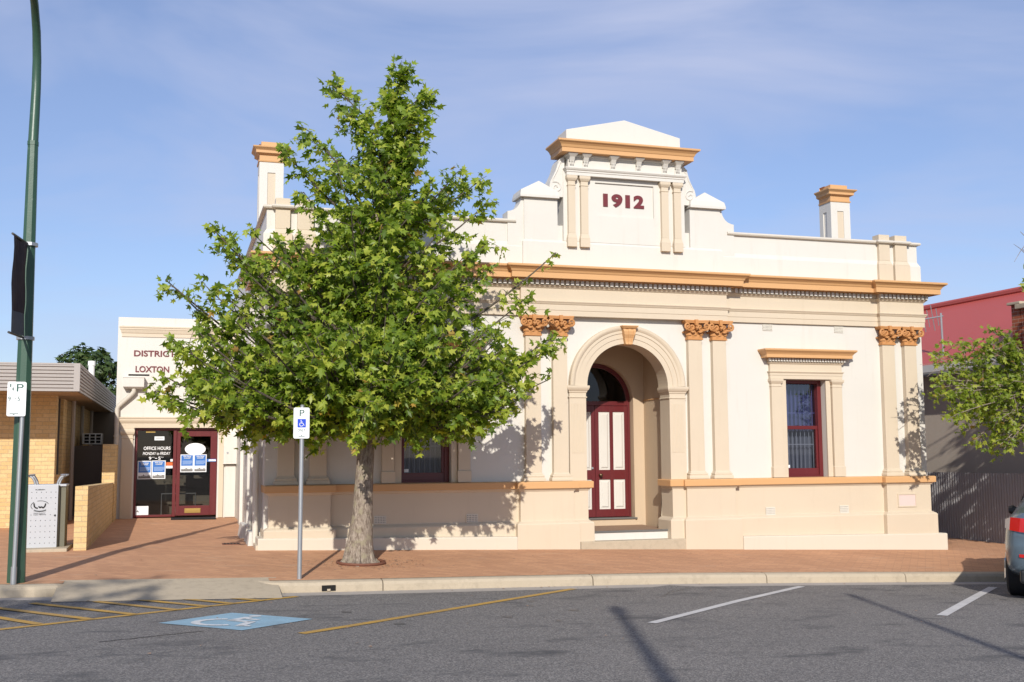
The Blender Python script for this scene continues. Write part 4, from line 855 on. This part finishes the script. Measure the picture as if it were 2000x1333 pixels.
def letters(specs, y, par, mat): 
    for s, a, b, c, d, bo in specs: sub(shift(text_mesh(s, a, b, c, d, bo, .002), 0, y).build('lettering', mat), par)
letters((('P', -1.812, -1.738, 2.675, 2.765, .0), ('1', -1.885, -1.872, 2.728, 2.765, 0), ('4', -1.868, -1.838, 2.685, 2.725, 0), ('9', -1.90, -1.872, 2.565, 2.615, 0), ('-', -1.83, -1.815, 2.588, 2.594, .01), ('5', -1.80, -1.772, 2.565, 2.615, 0)), ys, pl, 'sign_green')
m = MB(); m.box(-1.88, -1.785, ys-.002, ys, 2.41, 2.418); m.prism([(-1.845, 2.406), (-1.825, 2.406), (-1.835, 2.395)], ys-.002, ys)
sub(m.build('arrow', 'sign_green'), pl)
S2 = thing('parking_sign', 'disabled parking sign with blue wheelchair symbol on thin grey post by the tree', 'parking sign', (1.52, -3.15, gz(1.52, -3.15)), 'parking signs')
g2 = gz(1.52, -3.15); ys = -3.19
m = MB(); m.tube([(1.515, -3.15, g2-.05), (1.525, -3.15, 2.535)], .029, 12); m.tube([(1.525, -3.15, 2.53), (1.525, -3.15, 2.548)], [.032, .02], 12); m.build('post', 'galvanised', S2, smooth=True)
pl = plate(1.512, ys, 2.118, .20, .392, S2)
sub(MB().box(1.462, 1.567, ys-.002, ys, 2.258, 2.365).build('symbol_field', 'sign_blue'), pl)
m = MB()
for q in wheelchair(.08): m.prism([(1.468+.094*a, 2.263+.096*b) for a, b in q], ys-.0045, ys-.002)
sub(m.build('wheelchair_symbol', 'sign_white'), pl)
letters((('P', 1.487, 1.547, 2.40, 2.482, 0), ('ONLY', 1.464, 1.560, 2.205, 2.240, .0)), ys, pl, 'sign_green')
m = MB(); m.box(1.475, 1.555, ys-.002, ys, 2.143, 2.150); m.prism([(1.508, 2.152), (1.522, 2.152), (1.515, 2.165)], ys-.002, ys); sub(m.build('arrow', 'sign_green'), pl)
# kerb drain and tree ring
KD = thing('kerb_drain', 'small dark square drain outlet in the concrete kerb face below the disabled sign post', 'drain', (1.85, -3.4, gz(1.85, -3.41)))
gk = gz(1.85, -3.41); MB().box(1.765, 1.935, -3.412, -3.39, gk+.022, gk+.088).build('outlet', 'shade_black', KD)  # solid near-black block painted as the shaded hole
MB().box(1.83, 1.87, -3.416, -3.39, gk+.02, gk+.045).build('rubble', 'concrete', KD)

# ------------------------------------------------------------------ right hand side: fence, red roofed house, aerial
FXx = 15.9; m = MB(); vs = []; n = 996; y0, y1 = -.6, 12.0
for i in range(n+1):
    y = y0+(y1-y0)*i/n; x = FXx+.010*math.sin(2*math.pi*y/.076*1.0); vs += [(x, y, gz(x, y)-.05), (x, y, 1.44-.006*y)]
m.add(vs, [(2*i, 2*i+2, 2*i+3, 2*i+1) for i in range(n)])
fe = thing('corrugated_fence', 'grey corrugated iron fence in dappled shade right of the building', 'fence', (FXx, 3, .05))
m.build('sheeting', 'fence_metal', fe, smooth=False)
m = MB(); m.box(FXx+.02, FXx+.07, y0, y1, 1.15, 1.22); m.box(FXx+.02, FXx+.07, y0, y1, .35, .42)
for y in (0, 2.4, 4.8, 7.2, 9.6): m.box(FXx+.02, FXx+.1, y, y+.08, -.1, 1.38)
m.build('rails', 'timber_window', fe)
H = thing('red_roof_house', 'house with red corrugated roof, grey rendered side wall and brick front at right edge', 'house', (19.5, 5, 0))
def hp(mb, name, mats, **k): return mb.build(name, mats, H, **k)
HX, HY = 16.6, 1.0
hp(MB().box(HX, HX+.25, HY+.02, 20, -.3, 3.6), 'wall', 'grey_render')
m = MB(); m.box(HX+.02, 22.4, HY-.25, HY, -.3, 4.80); hp(m, 'front_wall', 'brick_red')
hp(MB().box(HX-.06, 22.5, HY-.32, HY+.08, 4.80, 4.90), 'coping', 'concrete', bev=.01)
hp(MB().box(HX+.02, HX+1.1, 1.02, 1.26, 3.3, 4.905), 'chimney', 'brick_red'); hp(MB().box(HX-.04, HX+1.17, .96, 1.33, 4.905, 4.96), 'chimney_coping', 'concrete', bev=.01)
hp(MB().box(HX-.03, HX+.12, HY-.02, HY+.06, -.3, 3.5), 'corner_trim', 'gutter_white')
RX0, RZ0, RX1, RZ1 = 16.28, 3.80, 19.5, 5.72
m = MB(); vs = []; n = 420
for i in range(n+1):
    y = HY+.1+19*i/n; b = .003*(1 if i % 2 else -1); vs += [(RX0, y, RZ0+b), (RX1, y, RZ1+b), (22.8, y, RZ0+b)]
m.add(vs, [(3*i+j, 3*i+3+j, 3*i+4+j, 3*i+1+j) for i in range(n) for j in range(2)]); hr = hp(m, 'roof', 'roof_red')
m = MB(); m.tube([(RX1, HY+.1, RZ1+.03), (RX1, HY+19, RZ1+.03)], .09, 8); sub(m.build('ridge_cap', 'roof_red', smooth=True), hr)
m = MB(); m.sweep([(RX0-.10, HY-.1), (RX0-.10, 20)], [(0.02, 3.80), (0.02, 3.66), (-.02, 3.64), (-.10, 3.64), (-.12, 3.80), (-.10, 3.80), (-.09, 3.67), (-.0, 3.67), (.0, 3.80)]); m.box(RX0-.13, RX0+.5, HY-.14, HY-.02, 3.50, 3.86); hp(m, 'gutter', 'gutter_white')
m = MB(); m.box(RX0+.02, RX0+.06, HY+.02, 20, 3.57, 3.66, 0); m.box(RX0+.06, HX, HY+.02, 20, 3.57, 3.60, 0); hp(m, 'eaves_lining', 'roof_grey')
A = thing('tv_aerial', 'tall metal television aerial on a thin mast above the red roof gutter', 'aerial', (16.75, 3.4, 4.0))
mx_, my_ = 16.72, 3.55; zt = 5.03
MB().tube([(mx_, my_, 3.9), (mx_-.02, my_, zt)], .024, 8).build('mast', 'galvanised', A, smooth=True)
m = MB(); d = Vector((-.62, .55, -.10)).normalized(); p0 = Vector((mx_-.02, my_, zt-.08))
m.tube([p0-d*.05, p0+d*1.25], .018, 6); side = Vector((.0, -.3, 1)).normalized(); side = (side-d*side.dot(d)).normalized()
for i in range(12):
    q = p0+d*(.08+i*.10); hh = .30 if i in (1, 3) else (.20 if i in (0, 2) else .085); m.tube([q-side*hh, q+side*hh], .011, 5)
m.build('boom', 'galvanised', A)

# ------------------------------------------------------------------ trees
def leaf_into(mb, P, nrm, dirv, size):                     # a lobed leaf, slightly folded
    n = nrm.normalized(); d = dirv-n*dirv.dot(n)
    if d.length < 1e-4: d = n.orthogonal()
    d.normalize(); s = n.cross(d); o = len(mb.v)
    A_ = ((0, 0), (-.10, -.10), (-.42, .02), (-.22, .20), (-.52, .52), (-.16, .52), (0, 1.0), (.16, .52), (.52, .52), (.22, .20), (.42, .02), (.10, -.10))
    for i, (a, b) in enumerate(A_):
        q = P+s*(a*size)+d*(b*size)-n*(abs(a)*size*.35+b*b*size*.22); mb.v.append((q.x, q.y, q.z))
    for i in range(1, 11): mb.f.append((o, o+i, o+i+1)); mb.m.append(0)
    mb.f.append((o, o+11, o+1)); mb.m.append(0)
def grow(rng, origin, tip, wood, leafm, r0, size, ntw, nlf, sag=.12, t0=.32, twl=(.22, .6), sprig=False):
    o, t = Vector(origin), Vector(tip); L = (t-o).length
    mid = o.lerp(t, .5)+Vector((rng.uniform(-.08, .08)*L, rng.uniform(-.08, .08)*L, -sag*L))
    bez = lambda s: o*(1-s)**2+mid*2*s*(1-s)+t*s*s
    pts = [bez(i/8) for i in range(9)]; wood.tube(pts, [r0*(1-.86*i/8)+.003 for i in range(9)], 6)
    axis = (t-o).normalized()
    for k in range(ntw):
        s = t0+(1.03-t0)*(k+rng.random())/ntw; s = min(s, 1.0); b = bez(s)
        v = Vector((rng.gauss(0, 1), rng.gauss(0, 1), rng.gauss(.15, .8))); v = (v.normalized()+axis*.75).normalized(); ln = rng.uniform(*twl)*(1.0 if s < .92 else .6)*(0.45 if sprig else 1)
        e = b+v*ln-Vector((0, 0, ln*.12)); wood.tube([b, b.lerp(e, .55)+Vector((0, 0, .02)), e], [.007, .005, .003], 4, cap=False)
        for j in range(nlf):
            u = .18+.85*(j+rng.random())/nlf; c = b.lerp(e, min(u, 1.02))+Vector((rng.gauss(0, .045), rng.gauss(0, .045), rng.gauss(0, .04)))
            nr = Vector((rng.gauss(-.1, .62), rng.gauss(-.30, .62), rng.gauss(.62, .5))); dv = v*.8+Vector((rng.gauss(0, .55), rng.gauss(0, .55), rng.gauss(-.35, .4)))
            leaf_into(leafm, c, nr, dv, size*rng.uniform(.62, 1.15))
# the plane tree on the pavement
rng = random.Random(11); tx, ty = 2.49, -1.80; tz = gz(tx, ty)
T = thing('street_tree', 'tall leafy green plane tree standing on the pavement before the dated building', 'tree', (tx, ty, tz), 'street trees')
tr = MB(); lead = [(2.48, ty, tz-.05), (2.485, ty, tz+.10), (2.495, ty, tz+.3), (2.525, ty, 1.1), (2.555, ty, 1.7), (2.585, ty, 2.3), (2.60, ty-.02, 3.0), (2.62, ty+.02, 3.8), (2.66, ty, 4.8), (2.76, ty-.02, 5.8), (2.90, ty, 6.7), (3.0, ty, 7.25)]
tr.tube(lead, [.25, .215, .178, .142, .124, .118, .104, .088, .068, .046, .026, .01], 16)
for a in range(6): an = a*1.05+.3; tr.tube([(2.48+.33*math.cos(an), ty+.33*math.sin(an), tz-.05), (2.48+.2*math.cos(an), ty+.2*math.sin(an), tz+.05), (2.485+.12*math.cos(an), ty+.12*math.sin(an), tz+.4)], [.04, .055, .04], 6)
lv = MB(); wd = MB()
def leader(z): return Vector((interp(z, [p[2] for p in lead], [p[0] for p in lead]), ty, z))
EZ = [2.5, 2.7, 2.85, 3.1, 3.45, 3.8, 4.2, 4.6, 5.0, 5.3, 5.7, 6.1, 6.5, 6.9, 7.3, 7.7]
ELx = [1.3, .55, .0, .15, .05, .35, .25, .55, .75, 1.3, 1.45, 1.75, 2.05, 2.5, 2.82, 2.98]
ERx = [3.9, 4.35, 4.6, 4.75, 4.75, 4.4, 4.25, 4.1, 4.05, 4.0, 4.15, 3.75, 3.5, 3.42, 3.38, 3.12]
def limb(tip, r0=None, **k):
    tip = Vector(tip); ax = leader(min(tip.z, 7.4)); d = math.hypot(tip.x-ax.x, tip.y-ax.y); z0 = max(2.25, min(7.2, tip.z-.62*d-.15)); o = leader(z0)
    grow(rng, o, tip, wd, lv, r0 or .010+.010*d, .124, **k)
for X, Z in ((3.04, 7.42), (2.13, 7.28), (2.30, 6.75), (1.70, 6.45), (1.34, 6.12), (3.45, 7.2), (4.26, 5.98), (4.05, 6.0), (4.30, 5.6), (.40, 4.98), (.62, 4.7), (-.12, 4.27), (.35, 4.25), (4.30, 5.0), (4.32, 4.6), (4.9, 4.22), (5.28, 3.62), (5.05, 3.35), (4.85, 3.2), (-.28, 2.80), (.0, 2.62), (.02, 3.35), (.45, 2.45), (4.66, 2.66), (4.35, 2.45), (3.9, 2.42), (1.5, 2.42), (2.2, 2.42), (3.1, 2.45)):
    limb((X, ty+rng.uniform(-.5, .35), Z), ntw=15, nlf=9, twl=(.12, .42), t0=.42)
limb((5.42, ty-.1, 4.92), ntw=9, nlf=5, twl=(.08, .24), t0=.45); limb((-.2, ty, 4.30), ntw=7, nlf=5, twl=(.08, .22), t0=.5); limb((5.35, ty, 3.02), r0=.03, ntw=5, nlf=4, twl=(.1, .3), t0=.5)
cnt = 0
while cnt < 265:
    z = rng.uniform(2.5, 7.4) if cnt < 205 else rng.uniform(2.5, 3.6); xl = interp(z, EZ, ELx); xr = interp(z, EZ, ERx); c = (xl+xr)/2; h = (xr-xl)/2
    if rng.random() > (h/2.45)**1.6: continue
    X = c+h*rng.uniform(-.97, .97); dp = min(h*.82, 2.05)*math.sqrt(max(.04, 1-((X-c)/h)**2)); Y = ty+dp*(rng.choice((-1, 1)) if cnt < 205 else -1)*math.sqrt(rng.uniform(.05, 1))
    if Y > ty: z += .14
    if .8 < X < 2.2 and z < 3.1: Y = max(Y, -2.6)
    if z > 6.5 and 2.22 < X < 2.80: continue
    limb((X, Y, z), ntw=9, nlf=9, twl=(.16, .42)); cnt += 1
for k_ in range(46):
    X = rng.uniform(.2, 4.5); u = (X-2.4)/2.4; Yf = ty-2.0*math.sqrt(max(.05, 1-u*u))*rng.uniform(.62, 1.03); limb((X, max(Yf, -2.6) if .8 < X < 2.2 else Yf, rng.uniform(2.48, 2.95)), ntw=9, nlf=9, twl=(.14, .38))
for k_ in range(12): limb((rng.uniform(2.45, 3.2), ty-rng.uniform(.2, .6), rng.uniform(5.4, 6.9)), ntw=8, nlf=8, twl=(.12, .32))
for X, Z in ((-.08, 3.5), (.1, 3.25), (.12, 3.05), (-.15, 2.95), (.3, 3.6), (.25, 2.75), (5.2, 3.45), (5.0, 3.0)): limb((X, ty+rng.uniform(-.4, .3), Z), ntw=13, nlf=8, twl=(.12, .36), t0=.5)
tr.build('trunk', 'bark', T, smooth=True, recalc=False); wd.build('branches', 'bark_dark', T, smooth=True, recalc=False); lv.build('crown', 'leaf_plane', T, recalc=False)
m = MB(); ring = [(tx+.02+.33*math.cos(R(a)), ty-.02+.30*math.sin(R(a))) for a in range(0, 361, 15)]
m.tube([(x, y, gz(x, y)+.02) for x, y in ring], .022, 6); tag(m.build('tree_ring', 'iron_ring', smooth=True), 'rusty brown edging ring lying round the foot of the plane tree trunk', 'tree edging')
m = MB()
for i in range(420):
    a = rng.uniform(0, 6.28); d = .30+abs(rng.gauss(0, .28)); x = tx+d*math.cos(a)*1.3+.1; y = ty+d*math.sin(a)*.9; s = rng.uniform(.006, .022); b = rng.uniform(0, 6.28); z = gz(x, y)+.006
    m.add([(x+s*math.cos(b), y+s*math.sin(b), z), (x+s*.7*math.cos(b+2), y+s*.7*math.sin(b+2), z+.006), (x+s*math.cos(b+4), y+s*math.sin(b+4), z+.002)], [(0, 1, 2)])
for i in range(130):
    x = rng.uniform(-1, 12); y = rng.choice((rng.uniform(-3.2, -.4), rng.uniform(-3.65, -3.42), rng.uniform(-8, -3.5))); s = rng.uniform(.008, .026); b = rng.uniform(0, 6.28); z = gz(x, y)+.008
    m.add([(x+s*math.cos(b), y+s*math.sin(b), z), (x+s*.7*math.cos(b+2), y+s*.7*math.sin(b+2), z+.006), (x+s*math.cos(b+4), y+s*math.sin(b+4), z+.002)], [(0, 1, 2)])
lt = m.build('leaf_litter', 'porch_paving', recalc=False); lt['kind'] = 'stuff'
# the tree at the right edge, most of it outside the picture
rng = random.Random(5); qx, qy = 15.5, -1.75; qz = gz(qx, qy)
T2 = thing('street_tree', 'yellowish green street tree reaching in from the right edge by the fence', 'tree', (qx, qy, qz), 'street trees')
tr = MB(); lead2 = [(qx, qy, qz-.05), (qx, qy, qz+.3), (qx, qy, 1.6), (qx-.05, qy, 3.0), (qx-.1, qy, 4.6), (qx, qy, 6.2)]; tr.tube(lead2, [.22, .17, .14, .11, .07, .015], 12)
lv = MB(); wd = MB(); 
def limb2(tip, org=None, r0=.03, **k): grow(rng, org or Vector((interp(max(1.7, tip[2]-.8), [p[2] for p in lead2], [p[0] for p in lead2]), qy, max(1.7, min(5.5, tip[2]-.8)))), Vector(tip), wd, lv, r0, .10, **k)
for X, Z in ((12.35, 2.75), (12.30, 2.95), (12.5, 2.6), (12.65, 2.85), (12.55, 3.45), (12.75, 3.75), (12.95, 3.85), (12.45, 2.95), (12.62, 3.25), (12.75, 3.62), (12.9, 3.05), (13.1, 2.75), (13.0, 2.45), (13.25, 2.15), (13.45, 2.5), (13.6, 2.05), (13.5, 3.05), (13.75, 2.75), (13.9, 2.3), (13.3, 3.35), (13.2, 3.7), (13.05, 3.5), (14.0, 2.95), (14.05, 3.4), (13.85, 3.1), (13.55, 3.5), (13.4, 1.98)):
    for k_ in range(2): limb2((X+rng.uniform(-.18, .18), qy+rng.uniform(-.6, .5), Z+rng.uniform(-.14, .12)), Vector((14.9, qy, 2.9)) if X < 14 else None, ntw=8, nlf=7, twl=(.12, .34), t0=.50, sag=-.06, r0=.014)
limb2((14.2, qy, 5.75), ntw=3, nlf=0, r0=.014, t0=.6); limb2((14.22, qy, 5.45), ntw=3, nlf=0, r0=.012, t0=.6); limb2((14.22, qy, 5.1), ntw=4, nlf=3, r0=.014, t0=.75, twl=(.08, .2)); limb2((14.3, qy, 4.85), ntw=4, nlf=4, r0=.014, t0=.75, twl=(.08, .2))
limb2((12.3, qy+.1, 3.55), Vector((13.2, qy, 3.2)), ntw=4, nlf=0, r0=.008, t0=.3)
def infr(P):
    v = P-Vector((0, -17.2248, 1.95)); return 1000+2122.8*v.dot(RR)/v.dot(F_) < 2030
for i in range(460):
    a = rng.uniform(0, 6.28); z = rng.uniform(2.2, 5.6); h = 2.9*math.sqrt(max(0.05, 1-((z-4.2)/2.7)**2)); q = math.sqrt(rng.uniform(.1, 1)); X = qx+.5+h*q*math.cos(a); Y = qy+h*.95*q*math.sin(a)
    if infr(Vector((X-.45, Y, z))): continue
    limb2((X, Y, z), ntw=9, nlf=8, twl=(.2, .4), sag=.1)
tr.build('trunk', 'bark', T2, smooth=True, recalc=False); wd.build('branches', 'bark', T2, smooth=True, recalc=False); lv.build('crown', 'leaf_yellowish', T2, recalc=False)
# dark tree far behind the brick building
def bushy(name, label, base, crown, nl, size, mat, seed, trunk_r, group):
    rg = random.Random(seed); t = thing(name, label, 'tree', base, group); b = Vector(base); wd = MB(); lf = MB()
    top = max(c[2] for c in crown); wd.tube([b, b+Vector((0.1, 0, (top-b.z)*.45)), Vector((b.x, b.y, top))], [trunk_r, trunk_r*.8, .04], 10)
    for cx, cy, cz, rx, rz_ in crown:
        wd.tube([b+Vector((0, 0, (top-b.z)*.4)), Vector(((b.x+cx)/2, (b.y+cy)/2, cz-rz_*.8)), (cx, cy, cz)], [.12, .08, .02], 6)
        k = int(nl*rx*rx)
        for i in range(k):
            v = Vector((rg.gauss(0, 1), rg.gauss(0, 1), rg.gauss(0, 1))).normalized(); q = rg.uniform(.45, 1.0)**.6; P = Vector((cx+v.x*rx*q, cy+v.y*rx*q, cz+v.z*rz_*q))
            P += Vector((math.sin(P.z*5)*.12, 0, math.sin(P.x*6)*.10)); leaf_into(lf, P, v+Vector((rg.gauss(0, .5), rg.gauss(0, .5), .5)), Vector((rg.gauss(0, 1), rg.gauss(0, 1), -.4)), size*rg.uniform(.6, 1.2))
    wd.build('trunk', 'bark', t, smooth=True, recalc=False); lf.build('crown', mat, t, recalc=False); return t
bushy('background_tree', 'dark green rounded tree rising behind the yellow brick building at left', (-3.6, 31, .4), [(-3.7, 31, 5.6, 1.1, .85), (-4.6, 31.3, 5.1, .8, .55), (-3.2, 30.6, 5.5, .9, .75), (-2.6, 31, 4.9, .85, .8), (-2.3, 31, 4.0, .7, .8), (-3.7, 31, 4.2, 1.5, .9), (-5.45, 31, 5.45, .33, .22)], 430, .24, 'leaf_dark', 3, .28, 'background trees')
if SHADE_TREE: bushy('street_tree', 'broad green street tree behind the viewer shading the driveway crossing at left', (-6.3, -17.9, gz(-6.3, -17.9)), [(-5.3, -18.1, 8.55, .8, .42), (-6.6, -18.3, 8.2, 1.1, .7), (-8.2, -18.4, 7.9, 1.5, 1.0), (-7.5, -17.6, 6.6, 1.6, 1.0)], 150, .2, 'leaf_plane', 8, .24, 'street trees')

# ------------------------------------------------------------------ parked car at the right edge (x forward from the rear bumper)
hd = R(44); cgz = gz(10.72, -5.0)
C = thing('parked_car', 'blue grey sedan at the kerb with its red tail light at the right edge', 'car', (10.71-.82*1.05*math.cos(hd), -4.99-.82*1.05*math.sin(hd), cgz+.03), None, world=False, rz=hd)
C.rotation_euler = (R(1.0), R(1.9), hd); C.scale = (1.05, 1.03, 1.08)
W2 = .90; YM = -.90                                        # car centre line; left flank at y=0
st = [  # x, [(half width, z)...] from sill to roof centre
 (0.00, [(.60, .30), (.68, .42), (.70, .60), (.69, .78), (.67, .90), (.60, .965), (.35, .985), (0, .99)]),
 (0.10, [(.74, .24), (.83, .40), (.855, .60), (.845, .80), (.80, .955), (.70, 1.035), (.38, 1.055), (0, 1.06)]),
 (0.45, [(.84, .20), (.885, .38), (.90, .60), (.895, .82), (.845, .97), (.72, 1.06), (.40, 1.08), (0, 1.085)]),
 (0.80, [(.86, .19), (.895, .38), (.905, .60), (.90, .84), (.85, .985), (.70, 1.12), (.42, 1.15), (0, 1.16)]),
 (1.45, [(.87, .19), (.90, .38), (.91, .60), (.905, .84), (.855, .975), (.655, 1.38), (.42, 1.425), (0, 1.44)]),
 (2.30, [(.87, .19), (.90, .38), (.91, .60), (.905, .84), (.855, .955), (.645, 1.42), (.42, 1.46), (0, 1.475)]),
 (2.95, [(.87, .19), (.90, .38), (.91, .60), (.90, .83), (.85, .94), (.66, 1.30), (.42, 1.36), (0, 1.375)]),
 (3.55, [(.86, .20), (.89, .38), (.90, .60), (.88, .80), (.82, .91), (.66, .985), (.40, 1.00), (0, 1.01)]),
 (4.25, [(.80, .22), (.85, .38), (.86, .58), (.83, .72), (.74, .80), (.56, .85), (.30, .87), (0, .88)]),
 (4.55, [(.62, .28), (.66, .40), (.66, .52), (.62, .64), (.54, .70), (.42, .74), (.22, .755), (0, .76)])]
m = MB(); vs = []; kk = 15
for x, p in st:
    full = [(-w_, z) for w_, z in p]+[(w_, z) for w_, z in reversed(p[:-1])]
    vs += [(x, YM-w_, z) for w_, z in full]
m.add(vs, [(i*kk+j, (i+1)*kk+j, (i+1)*kk+j+1, i*kk+j+1) for i in range(len(st)-1) for j in range(kk-1)]+[tuple(range(kk)), tuple(range(len(vs)-1, len(vs)-kk-1, -1))]+[(i*kk, i*kk+14, (i+1)*kk+14, (i+1)*kk) for i in range(len(st)-1)])
body = m.build('body', 'car_paint', C, smooth=True)
for mod in list(body.modifiers): body.modifiers.remove(mod)
ss = body.modifiers.new('sub', 'SUBSURF'); ss.levels = 2; ss.render_levels = 2
def cpart(mb, name, mat, **k): return mb.build(name, mat, C, **k)
def side(x0, x1, a, b, off, name, mat):                  # strip between stations on a flank/rear screen
    pass
for sg in (1, -1):
    yy = lambda w_: YM+sg*w_
    m = MB(); pts = [(-.012, yy(.50), .80), (-.015, yy(.60), .795), (.02, yy(.70), .80), (.10, yy(.815), .815), (.22, yy(.875), .84), (.22, yy(.868), .94), (.10, yy(.80), .965), (.02, yy(.68), .96), (-.005, yy(.58), .95), (.0, yy(.48), .94)]
    n = 5
    vs = [pts[i] for i in range(5)]+[pts[9-i] for i in range(5)]
    m.add([(x-.010, y-sg*.006, z) for x, y, z in vs]+[(x+.05, y-sg*.05, z) for x, y, z in vs], [(i, i+1, 6+i, 5+i) for i in range(4)]+[(0, 5, 15, 10), (4, 9, 19, 14)]+[(i, i+1, 11+i, 10+i) for i in range(4)]+[(5+i, 6+i, 16+i, 15+i) for i in range(4)])
    m.m = [1 if i == 3 or i == 5 else 0 for i in range(len(m.f))]
    cpart(m, 'tail_light', ['car_red', 'car_clear'])
    m = MB(); m.add([(.01, yy(.40), .50), (.0, yy(.60), .50), (.03, yy(.70), .505), (.03, yy(.70), .54), (.0, yy(.60), .54), (.01, yy(.40), .54)], [(0, 1, 4, 5), (1, 2, 3, 4)]); m.v = [(x-.004, y, z) for x, y, z in m.v]; cpart(m, 'reflector', 'car_red')
    m = MB(); m.tube([(3.05, yy(.90), .98), (3.05, yy(1.0), 1.0), (3.05, yy(1.05), 1.0)], [.03, .07, .05], 8); cpart(m, 'mirror', 'black', smooth=True)
    m = MB(); m.add([(1.62, yy(.800), 1.03), (2.98, yy(.815), .99), (2.72, yy(.70), 1.32), (2.28, yy(.665), 1.40), (1.62, yy(.675), 1.37)], [(0, 1, 2, 3, 4)]); m.v = [(x, y+sg*.02, z) for x, y, z in m.v]; cpart(m, 'side_window', 'car_glass')
    for xw in (.82, 3.50):
        t = MB(); t.tube([(xw, yy(.900), .32), (xw, yy(.87), .32), (xw, yy(.68), .32), (xw, yy(.66), .32)], [.285, .32, .32, .285], 28); tw = cpart(t, 'wheel', 'rubber', smooth=True)
        rm_ = MB(); rm_.tube([(xw, yy(.885), .32), (xw, yy(.902), .32)], [.22, .19], 20)
        for s in range(5): a = s*1.2566; rm_.tube([(xw, yy(.903), .32), (xw+.2*math.cos(a), yy(.900), .32+.2*math.sin(a))], [.04, .028], 6)
        sub(rm_.build('rim', 'rim'), tw)
m = MB(); m.add([(.86, YM-.66, 1.17), (.86, YM+.66, 1.17), (1.42, YM+.58, 1.435), (1.42, YM-.58, 1.435)], [(0, 1, 2, 3)]); m.v = [(x-.03, y, z+.03) for x, y, z in m.v]; cpart(m, 'rear_window', 'car_glass')
m = MB(); m.add([(3.5, YM-.64, 1.01), (3.5, YM+.64, 1.01), (2.75, YM+.58, 1.42), (2.75, YM-.58, 1.42)], [(0, 1, 2, 3)]); m.v = [(x+.04, y, z+.04) for x, y, z in m.v]; cpart(m, 'windscreen', 'car_glass')
m = MB(); m.box(.02, .3, YM-.70, YM+.70, .20, .36); cpart(m, 'bumper_valance', 'black', bev=.03)
